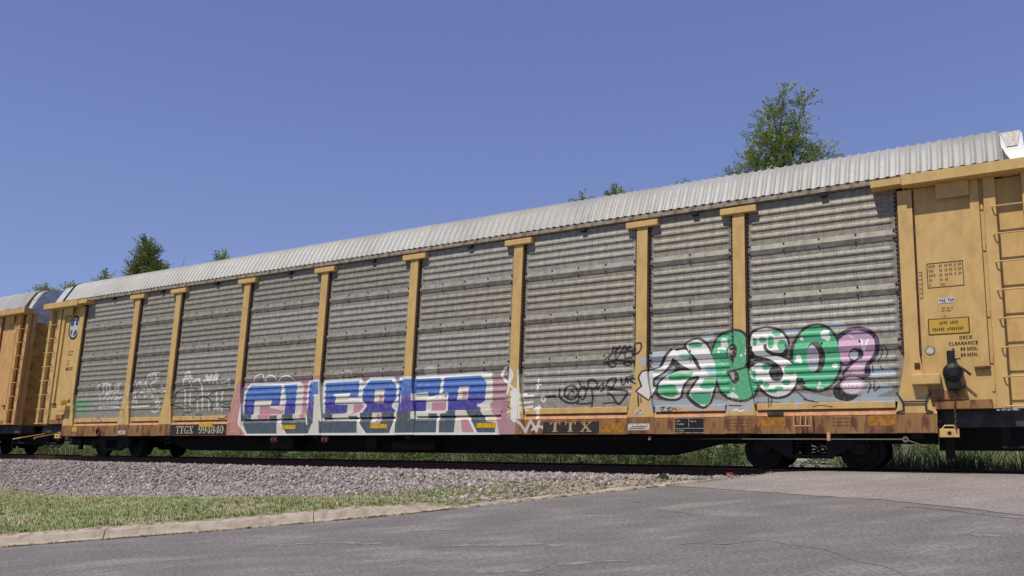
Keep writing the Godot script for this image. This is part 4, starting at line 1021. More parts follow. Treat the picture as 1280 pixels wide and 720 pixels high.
func end_zone(car: Node3D, s: float, yellow: Material, rich: bool) -> void:
	paint_rect = Rect2(100, 100, 1, 1)
	# beam over the door and ladder, bracket plate under it
	var st := begin()
	xbox(st, s, 11.79, 12.28, 4.865, 4.985, -0.10, 0.21)
	xbox(st, s, 12.283, 14.25, 4.83, 5.01, -0.10, 0.235)
	done("top_beam", st, yellow, car)
	st = begin()
	xbox(st, s, 12.80, 13.30, 4.56, 4.828, 0.02, 0.05)
	done("bracket_plate", st, yellow, car)
	# door, its edge post, ladder stiles, recessed ladder panel
	st = begin()
	xbox(st, s, 12.42, 13.51, 1.03, 4.82, -0.16, -0.075, 0.004)
	var d := done("end_door", st, yellow, car)
	st = begin()
	xbox(st, s, 12.428, 12.45, 1.72, 4.8, -0.075, -0.062, 0.003)
	xbox(st, s, 12.34, 12.425, 1.70, 1.80, -0.02, 0.016, 0.004)
	xbox(st, s, 13.22, 13.44, 1.66, 1.70, -0.07, 0.0, 0.004)
	done("door_track", st, M.rust, d)
	st = begin()
	xbox(st, s, 13.303, 13.44, 1.70, 4.828, -0.16, -0.02)
	done("door_post", st, yellow, car)
	st = begin()
	xbox(st, s, 13.442, 13.503, 1.06, 4.828, -0.16, -0.07, 0.003)
	for y in [1.3, 1.75, 2.5, 3.6, 4.3]:
		xbox(st, s, 13.452, 13.492, y, y + 0.12, -0.072, -0.05, 0.003)
	done("hinge_strip", st, yellow, car)
	st = begin()
	xbox(st, s, 13.505, 13.68, 1.03, 4.828, -0.10, 0.0)
	xbox(st, s, 14.06, 14.19, 1.03, 4.828, -0.10, 0.0)
	done("ladder_stile", st, yellow, car)
	st = begin()
	xbox(st, s, 13.515, 14.19, 1.03, 4.82, -0.28, -0.155, 0.003)
	done("ladder_backing", st, yellow, car)
	for k in 8:
		var y := 1.055 + 0.463 * k
		st = begin()
		tube(st, [Vector3(s * 13.62, y, -0.01), Vector3(s * 13.625, y, 0.075), Vector3(s * 13.65, y, 0.085), Vector3(s * 14.10, y, 0.085), Vector3(s * 14.125, y, 0.075), Vector3(s * 14.13, y, -0.01)], [0.0125], 7)
		done("rung", st, yellow, car)
	# end wall of the car, and the silver rounded cap over it
	st = begin()
	box(st, Vector3(minf(s * 13.95, s * 14.12), 1.0, -2.9), Vector3(maxf(s * 13.95, s * 14.12), 4.55, -0.285), 0.01)
	done("end_wall", st, M.gold_shade, car)
	st = begin()
	arch(st, -13.505 if s < 0 else 13.815, s * 14.15, 0.95, 4.84)
	xbox(st, s, 13.96, 14.148, 4.553, 4.838, -2.85, -0.30, 0.01)
	done("end_cap", st, M.silver, car)
	st = begin()
	arch(st, -13.5 if s < 0 else 13.79, -13.44 if s < 0 else 13.81, 1.025 if s < 0 else 1.008, 5.06)
	done("roof_hoop", st, M.black if s < 0 else M.rail_strip, car)
	if s > 0:      # bent bright flashing at the roof corner
		for e in [[0.962, "flashing", M.sticker_white, [[5, 13.83, 14.14], [4, 13.85, 14.12], [3, 13.88, 14.09], [2, 13.90, 14.06]]], [0.960, "torn_hole", M.black, [[2, 13.828, 13.836], [1, 13.828, 13.875], [0, 13.828, 13.94]]]]:
			st = begin()
			var rows := []
			for q in e[3]:
				var c: Vector2 = Vector2(-1.5, 5.0) + (roof_section(q[0]) - Vector2(-1.5, 5.0)) * e[0]
				rows.append([Vector3(q[1], c.y, c.x), Vector3(q[2], c.y, c.x)])
			var away := Vector3(0, 0.004, 0.007)
			for k in rows.size() - 1:
				var p: Array[Vector3] = [rows[k][0], rows[k][1], rows[k + 1][1], rows[k + 1][0]]
				quad(st, p[0], p[1], p[2], p[3], away)
				quad(st, p[0] - away, p[1] - away, p[2] - away, p[3] - away, -away)
				quad(st, p[0], p[3], p[3] - away, p[0] - away, Vector3.LEFT)
				quad(st, p[1], p[2], p[2] - away, p[1] - away, Vector3.RIGHT)
			done(e[1], st, e[2], car)
	# buffer beam, jacking pad, coupler
	st = begin()
	xbox(st, s, 12.64, 14.18, 0.74, 1.0, -0.75, -0.28, 0.01)
	done("end_beam", st, M.bluegrey, car)
	st = begin()
	xbox(st, s, 12.62, 14.2, 0.35, 0.85, -1.75, -1.25, 0.01)
	done("draft_sill", st, M.dark, car)
	st = begin()
	xbox(st, s, 12.66, 12.95, 0.575, 0.715, -0.10, 0.0, 0.01)
	tube(st, [Vector3(s * 12.70, 0.71, -0.05), Vector3(s * 12.74, 0.765, -0.05), Vector3(s * 12.87, 0.765, -0.05), Vector3(s * 12.91, 0.71, -0.05)], [0.014], 6)
	var pad := done("jacking_pad", st, yellow, car)
	st = begin()
	tube(st, [Vector3(s * 12.805, 0.645, -0.02), Vector3(s * 12.805, 0.645, 0.004)], [0.032], 12)
	done("pad_hole", st, M.black, pad)
	st = begin()
	xbox(st, s, 12.31, 13.05, 1.18, 1.33, -0.07, -0.01, 0.006)
	xbox(st, s, 12.62, 13.44, 1.03, 1.176, -0.10, -0.03, 0.006)
	done("sill_bracket", st, M.sill, car)
	st = begin()
	xbox(st, s, 12.29, 12.72, 1.43, 1.60, -0.06, 0.16, 0.012)
	done("brake_step", st, yellow, car)
	st = begin()
	tube(st, [Vector3(s * 14.15, 0.62, -1.5), Vector3(s * 14.55, 0.62, -1.5)], [0.13, 0.11], 10)
	box(st, Vector3(minf(s * 14.45, s * 14.86), 0.47, -1.68), Vector3(maxf(s * 14.45, s * 14.86), 0.79, -1.38), 0.05)
	var cp := done("coupler", st, M.rust, car)
	st = begin()
	tube(st, [Vector3(s * 14.62, 0.80, -1.45), Vector3(s * 14.58, 0.93, -1.3), Vector3(s * 14.50, 0.72, -0.9), Vector3(s * 14.42, 0.60, -0.2), Vector3(s * 14.2, 0.55, -0.05)], [0.02], 7)
	done("uncoupling_lever", st, yellow, cp)
	st = begin()
	tube(st, [Vector3(s * 14.3, 0.55, -1.15), Vector3(s * 14.45, 0.33, -1.12), Vector3(s * 14.65, 0.26, -1.16), Vector3(s * 14.9, 0.36, -1.2)], [0.026], 7)
	done("air_hose", st, M.black, cp)
	st = begin()
	xbox(st, s, 12.72, 12.86, 0.22, 0.57, -0.9, -0.78, 0.01)
	done("pipe_hanger", st, M.dark, car)
	st = begin()
	xbox(st, s, 13.55, 13.68, 0.43, 0.75, -0.72, -0.55, 0.01)
	xbox(st, s, 13.55, 14.15, 0.40, 0.44, -0.72, -0.45, 0.008)
	done("end_step", st, M.dark, car)
	if not rich:
		return
	if s > 0:
		# geared hand brake with lever and chain
		st = begin()
		box(st, Vector3(12.83, 1.72, 0.0), Vector3(12.95, 1.97, 0.12), 0.012)
		tube(st, [Vector3(12.905, 1.62, -0.07), Vector3(12.905, 1.62, 0.03), Vector3(12.905, 1.62, 0.12), Vector3(12.905, 1.62, 0.17)], [0.15, 0.155, 0.14, 0.07], 14)
		box(st, Vector3(12.80, 1.34, -0.06), Vector3(13.01, 1.58, 0.10), 0.02)
		tube(st, [Vector3(12.96, 1.74, 0.10), Vector3(13.06, 1.66, 0.13), Vector3(13.16, 1.56, 0.13)], [0.022, 0.018, 0.02], 7)
		tube(st, [Vector3(12.95, 1.83, 0.06), Vector3(13.03, 1.84, 0.06)], [0.014], 6)
		xbox(st, 1, 13.0, 13.08, 1.35, 1.42, 0.0, 0.09)
		var hb := done("hand_brake", st, M.black, car)
		st = begin()
		for k in 14:
			var y := 1.34 - 0.046 * k
			tube(st, [Vector3(12.90, y, 0.03), Vector3(12.90 + (0.012 if k % 2 == 0 else 0.0), y - 0.04, 0.03 + (0.012 if k % 2 == 1 else 0.0))], [0.011], 5)
		done("chain", st, M.rust, hb)
		st = begin()
		xbox(st, 1, 12.885, 12.925, 1.50, 1.54, 0.10, 0.115, 0.003)
		done("brake_tag", st, M.sticker_white, hb)
	# stencils and plates on the door
	var z := -0.071
	if s > 0:
		st = begin()
		for e in [[12.60, 13.15, 3.465, 3.48], [12.60, 13.15, 3.05, 3.065], [12.60, 12.612, 3.05, 3.48], [13.138, 13.15, 3.05, 3.48]]:
			xbox(st, 1, e[0], e[1], e[2], e[3], -0.075, -0.072, 0)
		done("stencil_frame", st, M.print, d)
		st = begin()
		for k in 5:
			var y := 3.425 - 0.079 * k
			worn_print(st, 12.63, y, 0.042, [4 - k % 2] if k < 3 else [1 + k % 2], z)
			worn_print(st, 12.79, y - 0.004, 0.042, [2, 2] if k != 4 else [3], z)
			if k < 3:
				worn_print(st, 12.94, y, 0.042, [2, 1, 2], z)
		done("worn_stencil", st, M.print_soft, d).set_meta("kind", "stuff")
		st = begin()
		for e in [[12.47, 12.525, 3.33, 3.345], [12.47, 12.525, 2.885, 2.90]]:
			xbox(st, 1, e[0], e[1], e[2], e[3], -0.075, -0.072, 0)
		xbox(st, 1, 12.515, 12.525, 2.90, 3.33, -0.075, -0.072, 0)
		for y in [2.97, 3.05, 3.13, 3.21, 3.28]:
			xbox(st, 1, 12.47, 12.525, y, y + 0.01, -0.075, -0.072, 0)
		done("stencil_frame", st, M.print_soft, d)
		st = begin()
		xbox(st, 1, 12.75, 12.99, 2.78, 2.875, -0.075, -0.068, 0.002)
		var plate := done("small_plate", st, M.sticker_white, d)
		st = begin()
		worn_print(st, 12.77, 2.828, 0.05, [3, 3], -0.067)
		done("plate_print", st, M.blue, plate).set_meta("kind", "stuff")
		st = begin()
		for e in [[2.70, [4, 3, 2]], [2.655, [3, 5]], [2.56, [1, 2]], [2.47, [4, 3]]]:
			worn_print(st, 12.79, e[0], 0.026, e[1], z)
		done("worn_stencil", st, M.print_soft, d).set_meta("kind", "stuff")
		st = begin()
		xbox(st, 1, 12.575, 13.19, 2.255, 2.53, -0.075, -0.069, 0.002)
		var frame := done("height_plate_border", st, M.print, d)
		st = begin()
		xbox(st, 1, 12.592, 13.173, 2.272, 2.513, -0.069, -0.066, 0.0)
		done("height_plate", st, M.plate_yellow, frame)
		st = begin()
		worn_print(st, 12.75, 2.45, 0.05, [4, 4], -0.065)
		worn_print(st, 12.64, 2.345, 0.05, [6, 8], -0.065)
		done("plate_print", st, M.print, frame).set_meta("kind", "stuff")
		lettering(d, "DECK", 0.055, Vector3(13.12, 2.19, z), M.print, "Droid Sans", 700, 1.0, HORIZONTAL_ALIGNMENT_CENTER)
		lettering(d, "CLEARANCE", 0.055, Vector3(13.08, 2.095, z), M.print, "Droid Sans", 700, 1.0, HORIZONTAL_ALIGNMENT_CENTER)
		lettering(d, "A", 0.055, Vector3(12.93, 2.0, z), M.print, "Droid Sans", 700, 1.0, HORIZONTAL_ALIGNMENT_CENTER)
		lettering(d, "89 MIN.", 0.055, Vector3(13.16, 2.0, z), M.print, "Droid Sans", 700, 0.9, HORIZONTAL_ALIGNMENT_CENTER)
		lettering(d, "94 MIN.", 0.055, Vector3(13.16, 1.905, z), M.print, "Droid Sans", 700, 0.9, HORIZONTAL_ALIGNMENT_CENTER)
		st = begin()
		tube(st, [Vector3(12.585, 2.0, -0.08), Vector3(12.585, 2.0, -0.068)], [0.075], 20)
		var ring := done("round_sticker", st, M.leafgreen, d)
		st = begin()
		tube(st, [Vector3(12.585, 2.0, -0.07), Vector3(12.585, 2.0, -0.065)], [0.06], 20)
		done("sticker_face", st, M.sticker_white, ring)
	else:
		st = begin()
		ellipse(st, Vector3(-12.77, 4.16, -0.075), 0.32, 0.40, 0.008)
		var badge := done("oval_emblem", st, M.black, d)
		st = begin()
		ellipse(st, Vector3(-12.77, 4.16, -0.067), 0.255, 0.335, 0.004)
		done("emblem_face", st, M.sticker_white, badge)
		st = begin()
		prism(st, PackedVector2Array([Vector2(-12.95, 4.20), Vector2(-12.82, 4.22), Vector2(-12.80, 4.45), Vector2(-12.90, 4.40), Vector2(-12.99, 4.30)]), -0.063, -0.060)
		prism(st, PackedVector2Array([Vector2(-12.72, 4.05), Vector2(-12.58, 4.06), Vector2(-12.60, 3.95), Vector2(-12.70, 3.88), Vector2(-12.78, 3.86)]), -0.063, -0.060)
		prism(st, PackedVector2Array([Vector2(-12.71, 4.22), Vector2(-12.56, 4.22), Vector2(-12.60, 4.38), Vector2(-12.70, 4.42)]), -0.063, -0.060)
		done("emblem_mark", st, M.blue, badge)
		st = begin()
		prism(st, PackedVector2Array([Vector2(-12.97, 4.08), Vector2(-12.84, 4.08), Vector2(-12.85, 3.90), Vector2(-12.92, 3.94)]), -0.063, -0.060)
		done("emblem_mark", st, M.leafgreen, badge)
		st = begin()
		for e in [[3.36, [2, 2, 3]], [3.26, [4, 3]], [3.06, [1, 2]], [2.96, [1, 2]], [1.54, [5, 4]]]:
			worn_print(st, -12.92, e[0], 0.05, e[1], z)
		done("worn_stencil", st, M.print_soft, d).set_meta("kind", "stuff")
		lettering(d, "86231", 0.10, Vector3(-12.74, 2.80, z), M.print, "Droid Sans", 700, 1.2, HORIZONTAL_ALIGNMENT_CENTER)
		st = begin()
		xbox(st, 1, -12.95, -12.45, 1.62, 1.78, -0.075, -0.069, 0.002)
		done("yellow_plate", st, M.sticker_gold, d)

# a worn stencil line whose letters can no longer be read: short dark strokes, word by word
func worn_print(st: SurfaceTool, x: float, y: float, high: float, words: Array, z: float) -> void:
	var at := x
	for w in words:
		for k in w:
			var lift := 0.0 if (k * 7 + w) % 3 else high * 0.18
			xbox(st, 1, at, at + high * 0.34, y - high * 0.5 + lift, y + high * (0.5 if (k + w) % 4 else 0.32), z, z + 0.003, 0.0)
			at += high * 0.62
		at += high * 0.7

func ellipse(st: SurfaceTool, at: Vector3, rx: float, ry: float, deep: float) -> void:
	var p := PackedVector2Array()
	for k in 28:
		p.append(Vector2(at.x + cos(TAU * k / 28) * rx, at.y + sin(TAU * k / 28) * ry))
	prism(st, p, at.z, at.z + deep)

func plaque(car: Node3D, called: String, m: Material, xa: float, xb: float, ya: float, yb: float, z := 0.0, thick := 0.006) -> MeshInstance3D:
	var st := begin()
	xbox(st, 1, xa, xb, ya, yb, z, z + thick, 0.002)
	return done(called, st, m, car)

func post_poly(x: float) -> PackedVector2Array:
	return PackedVector2Array([Vector2(x - 0.115, 3.15), Vector2(x + 0.115, 3.15), Vector2(x + 0.115, 1.95), Vector2(x + 0.14, 1.75), Vector2(x + 0.27, 1.06), Vector2(x + 0.29, 0.975), Vector2(x - 0.29, 0.975), Vector2(x - 0.27, 1.06), Vector2(x - 0.14, 1.75), Vector2(x - 0.115, 1.95)])

func build_car(called: String, label: String, x: float, rich: bool) -> Node3D:
	var car := thing(called, label, "train car", Vector3.ZERO, "car carrier wagons of the train")
	car.transform = Transform3D(Basis(Vector3.RIGHT, Vector3(LEAN * 1.0225, 1.0225, 0), Vector3.BACK), Vector3(x - LEAN * 0.66, 0, 0))
	var yellow: Material = M.yellow if rich else M.orange
	var Y := {"far": painted(yellow, far_paint) if rich else yellow, "near": painted(yellow, near_paint) if rich else yellow}
	var G := {}
	for e in [["far", far_paint], ["near", near_paint]]:
		for k in 3:
			G[e[0] + str(k)] = painted(M["galv_%d" % k], e[1]) if rich else M["galv_%d" % k]
	var B := {"far": painted(M.band, far_paint) if rich else M.band, "near": painted(M.band, near_paint) if rich else M.band}
	var S := {"far": painted(M.sill, far_paint) if rich else M.sill, "near": painted(M.sill, near_paint) if rich else M.sill}
	var L := {"far": painted(M.lip, far_paint) if rich else M.lip, "near": painted(M.lip, near_paint) if rich else M.lip}
	paint_rect = Rect2(100, 100, 1, 1)
	var st := begin()
	box(st, Vector3(-13.5, 0.98, -2.86), Vector3(13.5, 5.03, -0.165), 0.01)
	done("body_core", st, M.core, car)
	st = begin()
	box(st, Vector3(-12.6, 0.98, -3.0), Vector3(12.6, 5.03, -2.865), 0.01)
	done("far_side_wall", st, M.band, car)
	# roof sheets
	for k in 18:
		var r := put("roof_panel", shared.roof if rich else shared.roof_flat, M["roof_%d" % ((k * 7 + k / 3) % 3)], car)
		r.position = Vector3(-13.44 + 1.513 * k, rng.randf_range(-0.004, 0.004), 0)
	st = begin()
	box(st, Vector3(-13.5, 4.985, -0.13), Vector3(13.78, 5.09, -0.004), 0.006)
	done("top_rail", st, M.rail_strip, car)
	# bays
	for b in POSTS.size() - 1:
		var xa: float = POSTS[b] + 0.135
		var xb: float = POSTS[b + 1] - 0.135
		var side := "near" if (xa + xb) * 0.5 > 4.5 else "far"
		use_paint(side)
		for row in 4:
			var drop := 0.952 * row
			var ribs := []
			for y in [4.735, 4.58, 4.43, 4.278]:
				ribs.append(y - drop + rng.randf_range(-0.004, 0.004))
			var top := 4.972 if row == 0 else 5.01 - drop
			var bottom := 4.062 - drop if row < 3 else 1.17
			var sheet := side_panel(xa, xb, top, bottom, ribs)
			done("side_panel", sheet, G[side + str((b * 2 + row) % 3)] if row >= 2 else M["galv_%d" % ((b * 5 + row * 2 + b / 2) % 3)], car)
			if row == 3:
				continue
			st = begin()
			var yb := 4.155 - drop
			var ya := 3.968 - drop
			var ym := lerpf(ya, yb, 0.46)
			var rings := []
			for e in [[xa + 0.02, 0.0, 0.25], [xa + 0.09, 1.0, 1.0], [xb - 0.09, 1.0, 1.0], [xb - 0.02, 0.0, 0.25]]:
				var hh: float = (yb - ya) * 0.5 * (1.0 if e[1] > 0 else 0.55)
				var cm: float = (ya + yb) * 0.5
				rings.append([Vector3(e[0], cm + hh, -0.10), Vector3(e[0], cm + hh, -0.088), Vector3(e[0], ym, -0.088 + 0.034 * e[2]), Vector3(e[0], cm - hh, -0.085), Vector3(e[0], cm - hh, -0.10)])
			for i in 3:
				for j in 4:
					quad(st, rings[i][j], rings[i + 1][j], rings[i + 1][j + 1], rings[i][j + 1], Vector3(0, 1.5 - j, 1.5))
			for e in [0, 3]:
				quad(st, rings[e][0], rings[e][1], rings[e][3], rings[e][4], Vector3(-1 if e == 0 else 1, 0, 0))
				tri(st, rings[e][1], rings[e][2], rings[e][3], Vector3(-1 if e == 0 else 1, 0, 0))
			done("seam_band", st, B[side] if row >= 1 else M.band, car)
		# bolts of the bay's bands
		paint_rect = Rect2(100, 100, 1, 1)
		st = begin()
		var cols := maxi(3, roundi((xb - xa) / 0.72) + 1)
		for row in 3:
			for k in cols:
				var bx := lerpf(xa + 0.06, xb - 0.06, float(k) / (cols - 1))
				for y in [4.135, 3.99]:
					tube(st, [Vector3(bx, y - 0.952 * row, -0.088), Vector3(bx, y - 0.952 * row, -0.060)], [0.017], 6)
		done("bolt_rows", st, M.dark, car).set_meta("kind", "stuff")
		st = begin()
		var mid := (xa + xb) * 0.5 + 0.12
		xbox(st, 1, mid - 0.06, mid + 0.06, 4.90, 4.972, -0.09, 0.0, 0.01)
		done("rail_clip", st, M.dark, car)
		# yellow rail under the sheets, with the dark slot below it
		use_paint(side)
		st = begin()
		xbox(st, 1, xa + 0.16, xb - 0.16, 1.065, 1.185, -0.10, -0.03, 0.008)
		done("lower_rail", st, Y[side], car)
	# posts with caps, rust strips beside them
	for i in POSTS.size():
		var px: float = POSTS[i]
		var side := "near" if px > 4.44 else "far"
		use_paint(side)
		st = begin()
		prism(st, post_poly(px), -0.13, 0.0)
		xbox(st, 1, px - 0.115, px + 0.115, 3.15, 4.80, -0.13, 0.0, 0.0)
		var post := done("post", st, Y[side], car)
		paint_rect = Rect2(100, 100, 1, 1)
		st = begin()
		for s in [-1.0, 1.0]:
			xbox(st, 1, px + s * 0.118, px + s * 0.142, 1.95, 4.80, -0.105, -0.045, 0.003)
		done("edge_strip", st, M.rust, post)
		st = begin()
		for s in [-1.0, 1.0]:
			for k in 46:
				var y := 1.30 + 0.0775 * k
				if absf(px) > 12 and s * px > 0.0 or y < 1.95:
					continue
				xbox(st, 1, px + s * 0.158 - 0.016, px + s * 0.158 + 0.016, y - 0.014, y + 0.014, -0.098, -0.078, 0.0)
		done("edge_fasteners", st, M.dark, post).set_meta("kind", "stuff")
		if i > 0 and i < POSTS.size() - 1:
			st = begin()
			xbox(st, 1, px - 0.35, px + 0.35, 4.803, 4.93, -0.10, 0.05, 0.01)
			done("post_cap", st, yellow, post)
	# side sill in two lengths, its sloping lip, and the gussets that carry the posts down over it
	for e in [[-12.62, 4.42, "far"], [4.424, 12.64, "near"]]:
		use_paint(e[2])
		st = begin()
		var n := 12
		for k in n:
			xbox(st, 1, lerpf(e[0], e[1], float(k) / n), lerpf(e[0], e[1], (k + 1.0) / n), 0.645, 0.955, -0.14, -0.012, 0.0)
		done("side_sill", st, S[e[2]], car)
		st = begin()
		for k in n:
			var x0 := lerpf(e[0], e[1], float(k) / n)
			var x1 := lerpf(e[0], e[1], (k + 1.0) / n)
			quad(st, Vector3(x0, 0.957, -0.006), Vector3(x1, 0.957, -0.006), Vector3(x1, 1.06, -0.10), Vector3(x0, 1.06, -0.10), Vector3(0, 1, 1))
		done("sill_lip", st, L[e[2]], car)
	for i in POSTS.size():
		var px: float = POSTS[i]
		var side := "near" if px > 4.44 else "far"
		use_paint(side)
		st = begin()
		xbox(st, 1, px - 0.29, px + 0.29, 0.65, 0.972, -0.02, 0.0, 0.004)
		done("gusset", st, S[side], car)
	paint_rect = Rect2(100, 100, 1, 1)
	# underframe
	st = begin()
	box(st, Vector3(-12.7, 0.80, -2.9), Vector3(12.7, 0.97, -0.145), 0.01)
	done("floor_frame", st, M.dark, car)
	st = begin()
	prism(st, PackedVector2Array([Vector2(-12.6, 0.79), Vector2(12.6, 0.79), Vector2(12.6, 0.46), Vector2(8.6, 0.46), Vector2(7.6, 0.22), Vector2(-7.6, 0.22), Vector2(-8.6, 0.46), Vector2(-12.6, 0.46)]), -1.85, -1.15)
	done("centre_sill", st, M.dark, car)
	for px in POSTS:
		st = begin()
		prism(st, PackedVector2Array([Vector2(px - 0.08, 0.79), Vector2(px + 0.08, 0.79), Vector2(px + 0.08, 0.55), Vector2(px - 0.08, 0.55)]), -2.85, -0.16)
		done("crossbearer", st, M.dark, car)
	st = begin()
	box(st, Vector3(-3.6, 0.30, -0.95), Vector3(-2.7, 0.62, -0.55), 0.03)
	done("brake_box", st, M.dark, car)
	st = begin()
	tube(st, [Vector3(0.6, 0.42, -0.8), Vector3(1.9, 0.42, -0.8)], [0.16], 14)
	done("air_tank", st, M.dark, car)
	st = begin()
	box(st, Vector3(-0.2, 0.32, -0.8), Vector3(0.15, 0.6, -0.6), 0.02)
	done("brake_valve", st, M.dark, car)
	truck(car, -10.47)
	truck(car, 10.53)
	for s in [-1.0, 1.0]:
		end_zone(car, s, yellow, rich)
	# reflectors and faded paint on the sill
	for e in [[-12.57, -11.75, 0.78, 0.93], [-5.86, -5.31, 0.885, 0.995], [-2.59, -2.08, 0.80, 0.905], [0.43, 0.94, 0.80, 0.905], [3.50, 4.01, 0.79, 0.90]]:
		plaque(car, "reflector", M.sticker_yellow, e[0], e[1], e[2], e[3], -0.012, 0.012 if e[2] > 0.85 else 0.006)
	if not rich:
		return car
	for e in [[6.52, 7.06, 0.67, 0.87], [9.69, 10.2, 0.77, 0.94], [11.57, 12.56, 0.77, 0.93]]:
		plaque(car, "faded_patch", M.sticker_gold, e[0], e[1], e[2], e[3], -0.012, 0.003)
	var number := plaque(car, "number_plate", M.plate, -7.12, -4.62, 0.66, 0.945, -0.012, 0.005)
	lettering(number, "TTGX", 0.20, Vector3(-6.86, 0.80, -0.004), M.stencil, "Droid Serif", 700, 0.98)
	lettering(number, "994840", 0.20, Vector3(-5.88, 0.80, -0.004), M.stencil, "Droid Serif", 700, 1.13)
	var owner_plate := plaque(car, "owner_plate", M.plate, 5.20, 6.50, 0.665, 0.90, -0.012, 0.005)
	lettering(owner_plate, "T", 0.19, Vector3(5.36, 0.785, -0.004), M.stencil_tan, "Droid Serif", 700, 1.5)
	lettering(owner_plate, "T", 0.19, Vector3(5.72, 0.785, -0.004), M.stencil_tan, "Droid Serif", 700, 1.5)
	lettering(owner_plate, "X", 0.19, Vector3(6.06, 0.785, -0.004), M.stencil_tan, "Droid Serif", 700, 1.4)
	var aci := plaque(car, "data_plate", M.black, 8.12, 8.68, 0.665, 0.945, -0.012, 0.006)
	st = begin()
	for e in [[8.12, 8.68, 0.745, 0.753], [8.39, 8.398, 0.75, 0.945], [8.12, 8.68, 0.667, 0.675], [8.12, 8.68, 0.936, 0.944]]:
		xbox(st, 1, e[0], e[1], e[2], e[3], -0.006, -0.003, 0)
	done("ruled_lines", st, M.stencil, aci)
	st = begin()
	worn_print(st, 8.15, 0.89, 0.03, [4], -0.006)
	worn_print(st, 8.15, 0.83, 0.03, [2, 5], -0.006)
	worn_print(st, 8.43, 0.88, 0.03, [3, 2], -0.006)
	worn_print(st, 8.15, 0.71, 0.03, [2, 5], -0.006)
	done("plate_print", st, M.stencil, aci).set_meta("kind", "stuff")
	for e in [[7.14, 7.60, 0.72, 0.85, 0.0], [7.27, 7.47, 1.03, 1.12, 0.0], [-9.56, -9.2, 0.69, 0.80, 0.0], [-9.54, -9.35, 1.01, 1.13, 0.0]]:
		var w := plaque(car, "white_tag", M.sticker_white, e[0], e[1], e[2], e[3], e[4], 0.005)
		st = begin()
		xbox(st, 1, e[0] + 0.04, e[1] - 0.1, e[2] + 0.03, e[2] + 0.045, 0.005, 0.008, 0)
		xbox(st, 1, e[0] + 0.1, e[1] - 0.05, e[2] + 0.065, e[2] + 0.08, 0.005, 0.008, 0)
		done("tag_print", st, M.print_soft, w)
	plaque(car, "grey_plate", M.bluegrey, 9.88, 10.16, 0.975, 1.035, -0.04, 0.06)
	plaque(car, "dash_mark", M.stencil, -4.53, -4.27, 0.72, 0.76, -0.012, 0.016)
	st = begin()
	for e in [[9.18, 0.90, 0.0], [9.18, 0.84, 0.0], [9.18, 0.78, 0.0], [9.18, 0.72, 0.0], [11.0, 0.90, -0.012], [11.0, 0.84, -0.012], [11.0, 0.78, -0.012], [11.9, 0.70, -0.012]]:
		worn_print(st, e[0], e[1], 0.026, [3, 7, 5, 4] if e[1] > 0.75 else [5, 6], e[2])
	done("worn_stencil", st, M.print, car).set_meta("kind", "stuff")
	st = begin()
	tube(st, [Vector3(10.36, 0.96, -0.02), Vector3(10.36, 0.96, 0.07), Vector3(10.36, 0.775, 0.08), Vector3(10.66, 0.775, 0.08), Vector3(10.66, 0.96, 0.07), Vector3(10.66, 0.96, -0.02)], [0.016], 6)
	tube(st, [Vector3(10.47, 0.96, 0.03), Vector3(10.47, 0.79, 0.07)], [0.013], 6)
	tube(st, [Vector3(10.56, 0.96, 0.03), Vector3(10.56, 0.79, 0.07)], [0.013], 6)
	done("stirrup", st, M.lip, car)
	st = begin()
	tube(st, [Vector3(12.04, 1.32, 0.004), Vector3(12.14, 1.16, 0.03), Vector3(12.14, 1.02, 0.03), Vector3(12.03, 0.985, 0.004)], [0.016], 6)
	tube(st, [Vector3(12.14, 1.16, 0.03), Vector3(12.48, 1.16, 0.03), Vector3(12.56, 1.30, 0.004)], [0.016], 6)
	tube(st, [Vector3(12.48, 1.16, 0.03), Vector3(12.48, 1.02, 0.03), Vector3(12.58, 0.985, 0.004)], [0.016], 6)
	done("grab_iron", st, M.bluegrey, car)
	st = begin()
	tube(st, [Vector3(9.4, 0.55, -0.05), Vector3(12.10, 0.545, 0.03)], [0.008, 0.010], 7)
	lathe(st, Vector3(12.15, 0.545, 0.03), [Vector2(0.018, -0.012), Vector2(0.05, -0.012), Vector2(0.05, 0.012), Vector2(0.018, 0.012), Vector2(0.018, -0.012)], 14)
	tube(st, [Vector3(12.18, 0.53, 0.03), Vector3(12.42, 0.44, 0.0)], [0.012, 0.008], 6)
	var rod := done("release_rod", st, M.steel, car)
	st = begin()
	tube(st, [Vector3(5.2, 0.57, -0.20), Vector3(9.4, 0.55, -0.05)], [0.010, 0.011], 7)
	done("rusty_rod", st, M.dark, rod)
	st = begin()
	xbox(st, 1, 10.90, 10.96, 0.52, 0.66, -0.03, 0.02, 0.006)
	xbox(st, 1, 7.55, 7.59, 0.53, 0.60, -0.12, -0.06, 0.006)
	done("rod_hanger", st, M.lip, rod)
	for e in [[-2.9, 0.06], [-1.1, 0.05]]:
		st = begin()
		xbox(st, 1, e[0] - 0.1, e[0] + 0.1, 0.47, 0.64, -0.14, -0.05, 0.02)
		tube(st, [Vector3(e[0], 0.55, -0.06), Vector3(e[0], 0.55, 0.01)], [0.035], 10)
		done("retainer_valve", st, M.rust, car)
	st = begin()
	for e in [[-10.6, 0.70], [-10.55, 0.66]]:
		tube(st, [Vector3(e[0], e[1] + 0.1, -0.02), Vector3(e[0], e[1] + 0.1, 0.03)], [0.09], 12)
	done("reporting_disc", st, M.rust, car)
	return car

# ---------------------------------------------------------------- ground
const EDGE := [[40.0, -36.0], [30.0, -29.0], [15.0, -16.6], [9.2, -12.42], [7.23, -10.28], [5.51, -8.65], [3.59, -7.21], [2.09, -5.90], [0.84, -4.71], [-0.52, -3.87], [-4.0, -1.5], [-10.0, 3.0], [-40.0, 25.0]]

